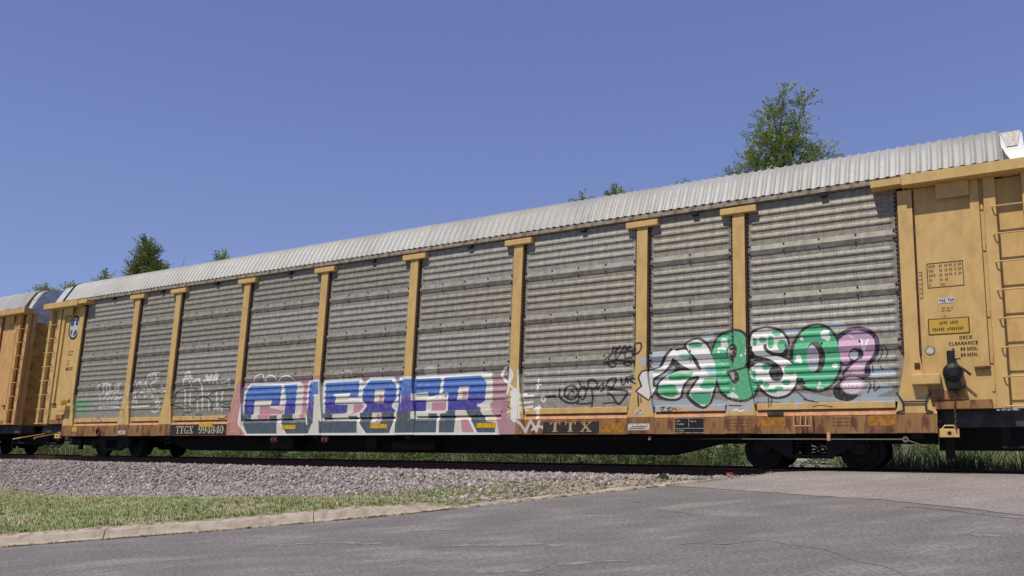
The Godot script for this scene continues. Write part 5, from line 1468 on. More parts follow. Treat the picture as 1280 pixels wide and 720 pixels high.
func table(t: Array, v: float) -> float:      # t runs down in its first column
	if v >= t[0][0]:
		return t[0][1]
	for i in t.size() - 1:
		if v >= t[i + 1][0]:
			return lerpf(t[i + 1][1], t[i][1], (v - t[i + 1][0]) / (t[i][0] - t[i + 1][0]))
	return t[t.size() - 1][1]

func edge_x(z: float) -> float:
	return table(EDGE, z)

func road_h(z: float) -> float:
	return -0.012 - 1.0 * pow(clampf((z - 0.6) / 11.4, 0, 1), 0.85) - 0.02 * maxf(0, z - 12.0) - 0.055 * clampf(-0.7 - z, 0, 9)

func ground_h(x: float, z: float) -> float:
	var dx := edge_x(z) - x
	var right := x - (edge_x(z) + 13.0)
	var road := road_h(z)
	var kerb := smoothstep(4.2, 5.4, z)
	var h: float
	if dx < 0.0 and right < 0.0:
		return road - 0.10
	if dx >= 0.0:
		h = road - 0.03 + (0.135 * kerb + 0.0) * smoothstep(0.13, 0.27, dx) - 0.033 * clampf(dx - 1.5, 0, 22)
	else:
		h = road - 0.04 - 0.03 * clampf(right, 0, 15)
	if z < -4.0:
		h = lerpf(h, -0.42, smoothstep(-4.0, -6.5, z))
	var crest := smoothstep(2.4, 0.15, z) * smoothstep(-5.2, -3.5, z)
	if dx > 0.4 or right > 0.4:
		h = lerpf(h, -0.19, crest * clampf(maxf(dx, right) / 1.2, 0, 1))
	return h

const BALLAST := [[-4.0, 0.25], [-5.0, 0.35], [-6.0, 0.7], [-7.5, 1.2], [-8.6, 1.6], [-11.0, 3.2], [-13.3, 4.6], [-18.4, 4.3], [-26.3, 2.1], [-60.0, 1.8]]

func ballast_z(x: float) -> float:
	return table(BALLAST, x)

func build_ground() -> void:
	var n := FastNoiseLite.new()
	n.seed = 9
	n.frequency = 0.35
	var xs := []
	var x := -260.0
	while x < 260.0:
		xs.append(x)
		x += 0.3 if x > -36.0 and x < 8.0 else (2.0 if x > -70 and x < 40 else 18.0)
	var zs := []
	var z := -420.0
	while z < 60.0:
		zs.append(z)
		z += 0.22 if z > -5.0 and z < 14.0 else (1.0 if z > -16 and z < 24 else 22.0)
	var st := SurfaceTool.new()
	st.begin(Mesh.PRIMITIVE_TRIANGLES)
	for zz in zs:
		for xx in xs:
			var dx: float = edge_x(zz) - xx
			var c := Color(0.15, 0.14, 0.075)
			var w := n.get_noise_2d(xx, zz)
			var green := Color(0.33, 0.35, 0.18).lerp(Color(0.48, 0.395, 0.27), smoothstep(0.05, 0.5, w))
			if zz > ballast_z(xx) + w * 0.5:
				c = green
				c = c.lerp(Color(0.42, 0.35, 0.265), smoothstep(-11.0, -8.0, xx) * (0.9 if w > -0.15 else 0.5))
				if dx < 0.45:
					c = green.lerp(Color(0.42, 0.33, 0.24), 0.75)
			elif zz > -4.2:
				c = Color(0.33, 0.295, 0.275)
			else:
				c = green
			st.set_color(c)
			st.add_vertex(Vector3(xx, ground_h(xx, zz), zz))
	var w_ := xs.size()
	for j in zs.size() - 1:
		for i in w_ - 1:
			var a := j * w_ + i
			for k in [a, a + 1, a + w_ + 1, a, a + w_ + 1, a + w_]:
				st.add_index(k)
	st.generate_normals()
	structure(put("ground", st.commit(), M.ground), "grassy ground with gravel beside the railway")

func build_road() -> void:
	var st := SurfaceTool.new()
	st.begin(Mesh.PRIMITIVE_TRIANGLES)
	var zs := []
	var z := -14.0
	while z <= 40.0:
		zs.append(z)
		z += 0.25 if z > -2.0 and z < 12.0 else 1.0
	var cols := 30
	for zz in zs:
		for i in cols + 1:
			var f := float(i) / cols
			var x: float = edge_x(zz) + 13.0 * f
			st.set_uv(Vector2(zz * 1.3, 13.0 * f * 0.78))
			st.add_vertex(Vector3(x, road_h(zz), zz))
	for j in zs.size() - 1:
		for i in cols:
			var a := j * (cols + 1) + i
			for k in [a, a + 1, a + cols + 2, a, a + cols + 2, a + cols + 1]:
				st.add_index(k)
	st.generate_normals()
	structure(put("road", st.commit(), M.asphalt), "worn dark asphalt road sloping up to the level crossing")
	# paler paving of the crossing
	var front := [[9.5, 8.1], [2.5, 5.2], [-1.06, 3.57], [-2.48, 2.87], [-3.65, 2.64], [-4.94, 2.37], [-5.95, 2.12]]
	st = SurfaceTool.new()
	st.begin(Mesh.PRIMITIVE_TRIANGLES)
	var n := FastNoiseLite.new()
	n.seed = 4
	n.frequency = 1.6
	var rows := 26
	var rail := 80
	for i in rail + 1:
		var f := float(i) / rail
		for j in rows + 1:
			var g := float(j) / rows
			# run along the front line from the kerb to the far edge, and back over the rails
			var xf := lerpf(-5.90, 7.8, f)
			var zf := table(front, xf) + n.get_noise_1d(xf * 2.0) * 0.10
			var zz := lerpf(zf, -5.0, g)
			var lo := edge_x(zz)
			var hi := edge_x(zz) + 13.0
			var xx := lerpf(lerpf(lo, hi, f), xf, clampf((zz - 1.0) / maxf(zf - 1.0, 0.01), 0, 1)) if zz > 1.0 else lerpf(lo, hi, f)
			st.set_uv(Vector2(zz * 1.3, (xx - lo) * 0.78))
			st.add_vertex(Vector3(xx, road_h(zz) + 0.006, zz))
	for i in rail:
		for j in rows:
			var a := i * (rows + 1) + j
			for k in [a, a + 1, a + rows + 2, a, a + rows + 2, a + rows + 1]:
				st.add_index(k)
	st.generate_normals()
	structure(put("crossing_paving", st.commit(), M.apron), "pale paving of the level crossing beside the train")
	# cracks and pale scuffs that run over the dark asphalt
	var lines := []
	for k in 7:      # wandering hairline cracks, longest along the road
		var x0: float = -10.0 + 9.6 * rng.randf()
		var z0 := rng.randf_range(2.6, 9.5)
		if x0 < edge_x(z0) + 0.4:
			continue
		var along := rng.randf() < 0.85
		var a := (-0.87 if along else 0.55) + rng.randf_range(-0.35, 0.35)
		var pts := []
		for j in rng.randi_range(4, 10):
			pts.append([x0, z0])
			a += rng.randf_range(-0.5, 0.5) * 1.2
			x0 += cos(a) * 0.28
			z0 += sin(a) * 0.28
		lines.append([rng.randf_range(0.003, 0.007), pts, M.crack if rng.randf() < 0.45 else M.crack_dark])
	lines.append([0.014, [[-4.4, 6.35], [-4.15, 6.15], [-3.95, 6.2], [-3.6, 5.85], [-3.3, 6.0], [-2.95, 6.1], [-2.6, 6.5], [-2.3, 6.7], [-1.9, 7.3], [-1.5, 7.6]], M.crack])
	lines.append([0.012, [[-6.2, 3.6], [-5.9, 3.75], [-5.6, 3.9], [-5.3, 4.35], [-4.9, 4.45], [-4.6, 4.8]], M.crack])
	lines.append([0.010, [[-2.4, 3.3], [-1.9, 3.42], [-1.3, 3.75], [-0.8, 3.9]], M.crack_dark])
	for e in lines:
		structure(done("road_crack", ribbon(e[1], e[0], 0.004), e[2]))
	var scuffs := [[[-6.9, 7.3], [-6.3, 7.0], [-5.6, 6.75], [0.07]], [[-7.9, 6.6], [-7.3, 6.35], [0.05]], [[-5.2, 7.6], [-4.6, 7.2], [0.06]], [[-8.9, 7.9], [-8.2, 7.5], [-7.7, 7.4], [0.06]], [[-3.6, 7.6], [-3.2, 7.4], [0.07]], [[-6.4, 4.9], [-5.8, 4.7], [0.035]], [[-1.6, 4.9], [-1.35, 4.95], [0.05]], [[-5.9, 8.2], [-5.3, 7.9], [0.05]]]
	for e in scuffs:
		var pts: Array = e.slice(0, e.size() - 1)
		structure(done("pale_scuff", ribbon(pts, e[e.size() - 1][0], 0.0035), M.scuff))

func ribbon(pts: Array, half: float, lift: float) -> SurfaceTool:
	var st := begin()
	var p := PackedVector2Array()
	for e in pts:
		p.append(Vector2(e[0], e[1]))
	p = rounded(p, false)
	var left: Array[Vector3] = []
	var right: Array[Vector3] = []
	for i in p.size():
		var d := (p[mini(i + 1, p.size() - 1)] - p[maxi(i - 1, 0)]).normalized()
		var s := Vector2(-d.y, d.x) * half * rng.randf_range(0.35, 1.2) * (0.25 if i == 0 or i == p.size() - 1 else 1.0)
		var q := p[i] + Vector2(rng.randf_range(-1, 1), rng.randf_range(-1, 1)) * half * 0.8
		left.append(Vector3(q.x + s.x, road_h(q.y + s.y) + lift, q.y + s.y))
		right.append(Vector3(q.x - s.x, road_h(q.y - s.y) + lift, q.y - s.y))
	for i in p.size() - 1:
		quad(st, left[i], left[i + 1], right[i + 1], right[i], Vector3.UP)
	return st

func build_kerb() -> void:
	var k := Node3D.new()
	k.name = "kerb"
	add_child(k)
	structure(k, "low concrete kerb between grass and road")
	var z := 4.95
	while z < 24.0:
		var len := rng.randf_range(1.5, 2.6)
		var st := begin()
		var n := 14
		var prof := [Vector2(0.30, -0.16), Vector2(0.0, 0.0), Vector2(-0.035, 0.03), Vector2(-0.075, 0.095), Vector2(-0.10, 0.118), Vector2(-0.26, 0.13), Vector2(-0.29, -0.16)]
		if z == 4.95:
			prof = prof.duplicate()
		var rings := []
		for i in n + 1:
			var zz := lerpf(z + 0.003, z + len - 0.003, float(i) / n)
			var ex := edge_x(zz)
			var d := Vector2(edge_x(zz + 0.3) - edge_x(zz - 0.3), 0.6).normalized()      # (x, z) along
			var out := Vector2(d.y, -d.x)
			var ring: Array[Vector3] = []
			for q in prof:
				var sink := clampf((zz - 4.9) / 0.9, 0, 1)
				var w := rng.randf_range(-0.009, 0.009)
				ring.append(Vector3(ex + out.x * q.x, road_h(zz) + (q.y * sink if q.y > 0 else q.y) + w + 0.006, zz + out.y * q.x))
			rings.append(ring)
		for i in n:
			for j in prof.size() - 1:
				if j == 0:
					continue
				quad(st, rings[i][j], rings[i + 1][j], rings[i + 1][j + 1], rings[i][j + 1], Vector3(0.5, 1, 0) if j < 5 else Vector3(-1, 0, 0))
		for e in [0, n]:
			for j in range(1, prof.size() - 1):
				tri(st, rings[e][1], rings[e][j], rings[e][j + 1], Vector3(0, 0, -1 if e == 0 else 1))
		done("kerb_stone", st, M.concrete, k)
		z += len
	# thin broken concrete edging where the kerb has sunk
	var st2 := begin()
	var zz2 := 1.75
	while zz2 < 5.0:
		var a := zz2
		var b := zz2 + 0.25
		var wa := 0.13 + 0.04 * sin(a * 5.0)
		var wb := 0.13 + 0.04 * sin(b * 5.0)
		var ha := 0.026 + 0.010 * sin(a * 7.3)
		var hb := 0.026 + 0.010 * sin(b * 7.3)
		quad(st2, Vector3(edge_x(a) - wa, road_h(a) + ha, a), Vector3(edge_x(b) - wb, road_h(b) + hb, b), Vector3(edge_x(b) + 0.01, road_h(b) + hb * 0.9, b), Vector3(edge_x(a) + 0.01, road_h(a) + ha * 0.9, a), Vector3.UP)
		quad(st2, Vector3(edge_x(a) + 0.01, road_h(a) + ha * 0.9, a), Vector3(edge_x(b) + 0.01, road_h(b) + hb * 0.9, b), Vector3(edge_x(b) + 0.05, road_h(b) - 0.01, b), Vector3(edge_x(a) + 0.05, road_h(a) - 0.01, a), Vector3(1, 1, 0))
		quad(st2, Vector3(edge_x(a) - wa, road_h(a) + ha, a), Vector3(edge_x(b) - wb, road_h(b) + hb, b), Vector3(edge_x(b) - wb - 0.03, road_h(b) - 0.06, b), Vector3(edge_x(a) - wa - 0.03, road_h(a) - 0.06, a), Vector3(-1, 1, 0))
		zz2 += 0.25
	structure(done("road_edging", st2, M.concrete), "thin pale concrete edging of the road")

func build_track() -> void:
	var t := Node3D.new()
	t.name = "railway_track"
	add_child(t)
	structure(t, "railway track under the train")
	for zc in [-0.785, -2.215]:
		var st := begin()
		var prof := [[-0.036, 0.0], [0.036, 0.0], [0.036, -0.032], [0.010, -0.045], [0.010, -0.14], [0.07, -0.158], [0.07, -0.17], [-0.07, -0.17], [-0.07, -0.158], [-0.010, -0.14], [-0.010, -0.045], [-0.036, -0.032]]
		for x in range(-80, 24, 13):
			for i in prof.size():
				var a: Array = prof[i]
				var b: Array = prof[(i + 1) % prof.size()]
				var out := Vector3(0, a[1] + b[1] + 0.17, a[0] + b[0])
				quad(st, Vector3(x, a[1], zc + a[0]), Vector3(x + 13, a[1], zc + a[0]), Vector3(x + 13, b[1], zc + b[0]), Vector3(x, b[1], zc + b[0]), out)
		done("rail", st, M.rail, t)
	var proto := begin()
	box(proto, Vector3(-0.11, -0.17, -1.3), Vector3(0.11, 0.0, 1.3), 0.012)
	proto.generate_normals()
	var tie := proto.commit()
	var x := -46.0
	while x < -4.5:
		var o := put("tie", tie, M.tie, t)
		o.position = Vector3(x + rng.randf_range(-0.02, 0.02), -0.172, -1.5 + rng.randf_range(-0.03, 0.03))
		x += 0.52

func multi(called: String, mesh: Mesh, m: Material, places: Array, tints: Array, parent: Node = self) -> MultiMeshInstance3D:
	var mm := MultiMesh.new()
	mm.transform_format = MultiMesh.TRANSFORM_3D
	mm.use_colors = true
	mm.mesh = mesh
	mm.instance_count = places.size()
	for i in places.size():
		mm.set_instance_transform(i, places[i])
		mm.set_instance_color(i, tints[i])
	var o := MultiMeshInstance3D.new()
	o.multimesh = mm
	o.material_override = m
	o.name = numbered(called) if parent == self else called
	parent.add_child(o, true)
	o.set_meta("kind", "stuff")
	return o

func stone_mesh(seed_: int) -> ArrayMesh:
	var r := RandomNumberGenerator.new()
	r.seed = seed_
	var t := (1.0 + sqrt(5.0)) / 2.0
	var v := []
	for e in [[-1, t, 0], [1, t, 0], [-1, -t, 0], [1, -t, 0], [0, -1, t], [0, 1, t], [0, -1, -t], [0, 1, -t], [t, 0, -1], [t, 0, 1], [-t, 0, -1], [-t, 0, 1]]:
		v.append(Vector3(e[0], e[1], e[2]).normalized() * r.randf_range(0.75, 1.2) * Vector3(1.0, 0.72, 0.85))
	var st := begin()
	st.set_color(Color.WHITE)
	for f in [[0, 11, 5], [0, 5, 1], [0, 1, 7], [0, 7, 10], [0, 10, 11], [1, 5, 9], [5, 11, 4], [11, 10, 2], [10, 7, 6], [7, 1, 8], [3, 9, 4], [3, 4, 2], [3, 2, 6], [3, 6, 8], [3, 8, 9], [4, 9, 5], [2, 4, 11], [6, 2, 10], [8, 6, 7], [9, 8, 1]]:
		tri(st, v[f[0]], v[f[1]], v[f[2]], v[f[0]] + v[f[1]] + v[f[2]])
	st.generate_normals()
	return st.commit()

func build_ballast() -> void:
	var tones := [Color(0.42, 0.38, 0.36), Color(0.30, 0.275, 0.26), Color(0.58, 0.535, 0.50), Color(0.41, 0.325, 0.285), Color(0.20, 0.185, 0.18), Color(0.45, 0.39, 0.345), Color(0.36, 0.345, 0.35)]
	for variant in 3:
		var places := []
		var tints := []
		var tries := 0
		while tries < 26000:
			tries += 1
			var x := -46.0 + 42.5 * pow(rng.randf(), 0.8)
			var z := rng.randf_range(-3.9, 6.2)
			if z < -0.9 and rng.randf() < 0.6:
				continue
			var lim := ballast_z(x) + rng.randf_range(-0.7, 0.55)
			if x > -12.0 and z > lim and z < 4.5 and rng.randf() < 0.30:
				lim = 99.0
			if z > lim or edge_x(z) - x < (1.0 if z < 0.9 else 0.10):
				continue
			if z > 0.3 and x > -8.0 and rng.randf() < smoothstep(0.4, 1.6, z) * 0.5:
				continue
			var s := rng.randf_range(0.018, 0.048)
			if rng.randf() < 0.08:
				s *= 1.35
			var b := Basis.from_euler(Vector3(rng.randf() * TAU, rng.randf() * TAU, rng.randf() * TAU)).scaled(Vector3(s, s, s))
			places.append(Transform3D(b, Vector3(x, ground_h(x, z) + s * 0.35 + rng.randf() * 0.02, z)))
			var c: Color = tones[rng.randi() % tones.size()]
			var g := rng.randf_range(0.8, 1.2)
			tints.append(Color(c.r * g, c.g * g, c.b * g))
		var o := multi("ballast", stone_mesh(100 + variant), M.stone, places, tints)
		tag(o, "grey crushed stone ballast spread along the near side of the track", "ballast")

func blade_tuft(seed_: int, blades: int, high: float, spread: float, width: float) -> ArrayMesh:
	var r := RandomNumberGenerator.new()
	r.seed = seed_
	var st := begin()
	for k in blades:
		var a := r.randf() * TAU
		var root := Vector3(cos(a), 0, sin(a)) * spread * r.randf()
		var lean := Vector3(cos(a + r.randf_range(-1, 1)), 0, sin(a + r.randf_range(-1, 1))) * high * r.randf_range(0.15, 0.7)
		var h := high * r.randf_range(0.55, 1.1)
		var side := Vector3(-sin(a), 0, cos(a)) * width
		var mid := root + lean * 0.35 + Vector3(0, h * 0.6, 0)
		var tip := root + lean + Vector3(0, h, 0)
		var g := r.randf_range(0.8, 1.2)
		st.set_color(Color(g, g, g))
		st.set_normal((Vector3.UP * 1.2 + lean.normalized() * 0.5).normalized())
		var out := side.cross(Vector3.UP)
		quad(st, root - side, root + side, mid + side * 0.7, mid - side * 0.7, out)
		tri(st, mid - side * 0.7, mid + side * 0.7, tip, out)
	return st.commit()

func build_grass() -> void:
	var n := FastNoiseLite.new()
	n.seed = 21
	n.frequency = 0.5
	for variant in 2:
		var places := []
		var tints := []
		for tries in 34000:
			var x := -36.0 + 31.0 * pow(rng.randf(), 0.7)
			var z := rng.randf_range(0.5, 13.0)
			var dx := edge_x(z) - x
			var kerb := 0.27 if z > 4.8 else 0.05
			if dx < kerb or z < ballast_z(x) + rng.randf_range(-0.35, 0.5):
				continue
			var w := n.get_noise_2d(x * 1.3, z * 1.3)
			if x > -10.5 and rng.randf() < smoothstep(-10.5, -7.0, x) * 0.85:
				continue
			if w > 0.25 and rng.randf() < 0.55:
				continue
			var s := rng.randf_range(0.7, 1.3) * (0.75 if dx < 0.6 else 1.0)
			if n.get_noise_2d(x * 0.7 + 40.0, z * 0.9) > 0.30 and rng.randf() < 0.75:      # worn bare patches
				continue
			places.append(Transform3D(Basis(Vector3.UP, rng.randf() * TAU).scaled(Vector3(s, s * rng.randf_range(0.7, 1.2), s)), Vector3(x, ground_h(x, z) - 0.005, z)))
			var straw := clampf(0.10 + w * 1.7 + rng.randf_range(-0.3, 0.4) + (0.35 if dx < 0.55 else 0.0) + (0.5 if z < ballast_z(x) + 0.55 and w > -0.1 else 0.0), 0, 1)
			tints.append(Color(0.42, 0.50, 0.235).lerp(Color(0.74, 0.60, 0.41), straw * 0.8))
		for k in 900:
			var z := rng.randf_range(0.6, 14.0)
			var s := rng.randf_range(0.35, 0.9)
			if n.get_noise_1d(z * 4.0 + variant) < 0.0 and rng.randf() < 0.8:
				continue
			var x := edge_x(z) + rng.randf_range(-0.04, 0.05)
			places.append(Transform3D(Basis(Vector3.UP, rng.randf() * TAU).scaled(Vector3(s, s * 0.7, s)), Vector3(x, road_h(z) - 0.004, z)))
			tints.append(Color(0.30, 0.32, 0.13).lerp(Color(0.55, 0.44, 0.26), rng.randf_range(0.2, 1.0)))
		var o := multi("verge_grass", blade_tuft(500 + variant, 11, 0.065, 0.075, 0.0042), M.blade, places, tints)
		tag(o, "short patchy green and straw grass between ballast and kerb", "grass")
	# tall weeds behind the track
	for variant in 2:
		var places := []
		var tints := []
		for tries in 10000:
			var x := rng.randf_range(-62.0, 16.0)
			var z := -5.2 - 8.0 * rng.randf()
			if x > edge_x(z) - 0.3 and x < edge_x(z) + 1.2:
				continue
			if x > edge_x(z) and x < edge_x(z) + 13.2 and z > -6.3:
				continue
			if x < -4.5 and (rng.randf() < 0.72 or n.get_noise_2d(x * 0.4, 7.0) < -0.05):
				continue
			var s := rng.randf_range(0.6, 1.35) * (0.5 if z > -7.0 and x < -4.0 else 1.0)
			places.append(Transform3D(Basis(Vector3.UP, rng.randf() * TAU).scaled(Vector3(s, s, s)), Vector3(x, minf(ground_h(x, z), -0.2) - 0.02, z)))
			var straw := clampf(n.get_noise_2d(x * 0.6, z) * 1.2 + rng.randf_range(-0.1, 0.35) + (0.3 if x > -4.0 else 0.0), 0, 1)
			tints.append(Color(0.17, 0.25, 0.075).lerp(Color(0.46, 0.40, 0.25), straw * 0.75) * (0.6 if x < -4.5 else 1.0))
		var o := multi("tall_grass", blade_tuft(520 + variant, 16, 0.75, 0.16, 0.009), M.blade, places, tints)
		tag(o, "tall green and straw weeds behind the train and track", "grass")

# ---------------------------------------------------------------- trees and bushes
func leaf_spray(seed_: int, leaves: int, length: float, leaf: float) -> ArrayMesh:     # a twig with leaves both sides
	var r := RandomNumberGenerator.new()
	r.seed = seed_
	var st := begin()
	for k in leaves:
		var f := (k + 0.5) / leaves
		var side := 1.0 if k % 2 == 0 else -1.0
		var root := Vector3(r.randf_range(-0.02, 0.02), -0.12 * f * f * length, f * length)
		var d := Vector3(side * r.randf_range(0.5, 1.0), r.randf_range(-0.5, 0.35), r.randf_range(0.2, 0.8)).normalized() * leaf * r.randf_range(0.7, 1.25)
		var w := d.cross(Vector3(r.randf_range(-0.5, 0.5), 1, r.randf_range(-0.5, 0.5))).normalized() * leaf * 0.26
		var g := r.randf_range(0.75, 1.25)
		st.set_color(Color(g, g, g))
		quad(st, root, root + d * 0.5 + w, root + d, root + d * 0.5 - w, w.cross(d))
	st.generate_normals()
	return st.commit()

# limbs: [from, to, radius]; foliage grows along tips given as [centre, reach, count]
func build_tree(label: String, at: Vector3, trunk_h: float, limbs: Array, clumps: Array, leaf: float, hue: Color, seed_: int, group: String, called := "tree") -> Node3D:
	var t := thing(called, label, "bush" if called == "bush" else "tree", at, group)
	var r := RandomNumberGenerator.new()
	r.seed = seed_
	var st := begin()
	if trunk_h > 0.0:
		var pts := []
		var radii := []
		for k in 7:
			var f := k / 6.0
			pts.append(Vector3(sin(f * 4.0 + seed_) * 0.10 * f, f * trunk_h - 0.15, cos(f * 3.0 + seed_) * 0.10 * f))
			radii.append(lerpf(0.022 * trunk_h + 0.03, 0.02, pow(f, 0.8)))
		tube(st, pts, radii, 8, false)
		done("trunk", st, M.bark, t)
	st = begin()
	for l in limbs:
		var mid: Vector3 = (l[0] + l[1]) * 0.5 + Vector3(r.randf_range(-0.15, 0.15), r.randf_range(0.0, 0.2), r.randf_range(-0.15, 0.15))
		tube(st, [l[0], mid, l[1]], [l[2], l[2] * 0.6, l[2] * 0.2], 6, false)
	var sprays := [[], []]
	var tints := [[], []]
	for c in clumps:
		var centre: Vector3 = c[0]
		var reach: Vector3 = c[1]
		for k in 4:
			var e := centre + Vector3(r.randf_range(-1, 1), r.randf_range(-0.6, 1), r.randf_range(-1, 1)) * reach * 0.8
			tube(st, [centre - Vector3(0, reach.y * 0.9, 0), centre, e], [0.018, 0.012, 0.004], 4, false)
		for k in int(c[2] * 1.2):
			var d := Vector3(r.randfn(), r.randfn(), r.randfn()).normalized() * pow(r.randf(), 0.55)
			var p := centre + d * reach
			var v := r.randi() % 2
			var dir := (d + Vector3(r.randf_range(-0.6, 0.6), r.randf_range(0.0, 0.7), r.randf_range(-0.6, 0.6))).normalized()
			var b := Basis.looking_at(-dir, Vector3(0.1, 1, 0.07)) * Basis(Vector3.BACK, r.randf_range(-0.7, 0.7))
			var s := r.randf_range(0.7, 1.25)
			sprays[v].append(Transform3D(b.scaled(Vector3(s, s, s)), p))
			var g := r.randf_range(0.7, 1.25)
			tints[v].append(Color(hue.r * g * r.randf_range(0.9, 1.25), hue.g * g, hue.b * g))
	done("limbs", st, M.bark, t)
	for v in 2:
		if sprays[v].size():
			multi("crown", shared["spray_%d_%d" % [v, int(leaf * 100)]], M.leaf, sprays[v], tints[v], t)
	return t

func build_plants() -> void:
	for l in [14, 10, 7]:
		for v in 2:
			shared["spray_%d_%d" % [v, l]] = leaf_spray(700 + v + l, 13, 0.045 * l, l / 100.0)
	var green := Color(0.27, 0.335, 0.125)
	# the loose tall tree behind the right half of the car
	var at := Vector3(-6.55, 0.36, -12.0)
	var V := func_points()
	build_tree("tall loose tree with feathery crown rising above the right half of the roof", at, 9.6,
		[[Vector3(0, 6.0, 0), Vector3(-1.3, 9.0, 0.2), 0.09], [Vector3(0, 7.0, 0), Vector3(1.0, 9.9, -0.2), 0.08], [Vector3(0, 7.8, 0), Vector3(0.55, 11.9, 0.1), 0.07], [Vector3(0, 8.2, 0), Vector3(1.7, 9.7, 0.3), 0.06], [Vector3(0, 5.0, 0), Vector3(-0.8, 8.2, -0.8), 0.09], [Vector3(0, 6.4, 0), Vector3(0.9, 8.6, 0.7), 0.07], [Vector3(0.4, 9.6, 0), Vector3(1.15, 11.55, 0), 0.04]],
		V, 0.10, green, 31, "trees behind the train")
	# the small dense tree over the left half
	build_tree("small dense dark tree showing alone above the left half of the roof", Vector3(-41.05, 0.88, -12.0), 8.6,
		[[Vector3(0, 5.0, 0), Vector3(0.8, 8.3, 0.2), 0.08], [Vector3(0, 6.0, 0), Vector3(-0.5, 8.6, -0.2), 0.07], [Vector3(0, 7.0, 0), Vector3(0.2, 10.6, 0.1), 0.06]],
		[[Vector3(-0.25, 10.2, 0), Vector3(0.29, 0.65, 0.34), 110], [Vector3(-0.2, 9.3, 0.1), Vector3(0.54, 0.7, 0.48), 210], [Vector3(0.45, 8.8, -0.2), Vector3(0.51, 0.6, 0.48), 160], [Vector3(1.0, 8.75, 0.1), Vector3(0.34, 0.32, 0.34), 70], [Vector3(-0.6, 8.6, 0.2), Vector3(0.41, 0.7, 0.41), 140], [Vector3(0.1, 7.9, 0), Vector3(0.82, 0.9, 0.68), 260], [Vector3(0.0, 6.4, 0), Vector3(0.75, 1.1, 0.68), 200]],
		0.14, green * 0.7, 33, "trees behind the train")
	# tops that barely clear the roofs: [x, z, height of the top, half width, label, leaf count]
	for e in [[-13.9, -12.0, 9.98, 0.4, "low pale treetop left of a small round one, over the roof middle", 100, 0.10],
			[-12.62, -12.4, 10.2, 0.36, "small round treetop just above the middle of the roof", 150, 0.10],
			[-11.85, -12.8, 9.93, 0.5, "faint thin treetop barely clearing the roof, right of the small round treetop", 60, 0.10],
			[-9.76, -12.2, 9.79, 0.6, "flat treetop barely above the roof, next to the tall loose tree", 120, 0.10],
			[-34.85, -12.0, 9.87, 0.6, "low treetop just above the roof right of the small dense tree", 110, 0.14],
			[-44.3, -11.6, 9.9, 0.4, "little treetop above the left end of the roof", 45, 0.14],
			[-46.3, -11.0, 9.4, 0.5, "ragged treetop above the gap between the two wagons", 70, 0.14],
			[-50.3, -11.5, 9.7, 0.9, "broad low treetop above the roof of the wagon at the left edge", 90, 0.14]]:
		var h: float = e[2]
		var w: float = e[3]
		build_tree(e[4], Vector3(e[0], -0.4, e[1]), h - 0.6,
			[[Vector3(0, h * 0.55, 0), Vector3(w * 0.7, h - 0.1, 0.2), 0.06], [Vector3(0, h * 0.5, 0), Vector3(-w * 0.7, h - 0.3, -0.2), 0.06], [Vector3(0, h * 0.6, 0), Vector3(0.1, h + 0.2, 0), 0.05]],
			[[Vector3(0, h - 0.15, 0), Vector3(w * 0.6, 0.45, w * 0.6), e[5]], [Vector3(w * 0.5, h - 0.5, 0.1), Vector3(w * 0.7, 0.4, w * 0.6), e[5]], [Vector3(-w * 0.5, h - 0.6, 0), Vector3(w * 0.7, 0.45, w * 0.6), e[5]], [Vector3(0, h - 1.5, 0), Vector3(w * 1.3, 0.9, w * 1.2), e[5] * 2]],
			e[6], green, int(e[5] + h * 10), "trees behind the train")
	# a bare sapling beside the small dense tree
	var bare := thing("bare_sapling", "bare thin twigs standing above the roof right of the small dense tree", "sapling", Vector3(-38.53, 0.34, -12.0), "")
	var st := begin()
	tube(st, [Vector3.ZERO, Vector3(0.1, 4.0, 0), Vector3(0.25, 8.6, 0), Vector3(0.62, 10.15, 0)], [0.06, 0.045, 0.02, 0.006], 6, false)
	tube(st, [Vector3(0.2, 7.6, 0), Vector3(-0.35, 8.9, 0), Vector3(-0.75, 9.35, 0)], [0.02, 0.012, 0.006], 5, false)
	tube(st, [Vector3(-0.3, 8.8, 0), Vector3(-0.45, 9.35, 0)], [0.012, 0.006], 5, false)
	done("stem", st, M.bark, bare)
	# bushes seen under the wagons
	var spots := [[-58.0, -8.4, 1.05, "bush seen under the wagon at the left edge"], [-49.0, -7.0, 1.00, "bright bush under the couplers between the wagons"], [-46.0, -7.6, 0.89, "small bush right of the couplers, under the wagon's left end"], [-41.5, -7.4, 0.84, "bush behind the wheels at the wagon's far left end"], [-35.5, -7.1, 1.00, "bush behind the track, left of the white number plate"], [-31.0, -7.5, 1.10, "wide bush seen under the sill below the number plate"], [-27.0, -7.1, 0.95, "bush seen under the first blue letters"], [-22.6, -7.4, 1.05, "bush seen under the middle of the blue letters"], [-18.6, -7.0, 0.89, "bush seen under the last blue letters"], [-14.8, -7.5, 0.84, "dull bush seen below the owner plate"], [-10.2, -6.9, 1.05, "bright bush left of the near wheels"], [-8.3, -7.6, 1.21, "taller bush close to the left side of the near wheels"], [-3.2, -7.8, 1.26, "bush right of the near wheels beside the crossing"]]
	var hedge := ["dark shrub at the back, ", "deep green shrub at the back, ", "tall shrub at the back, "]
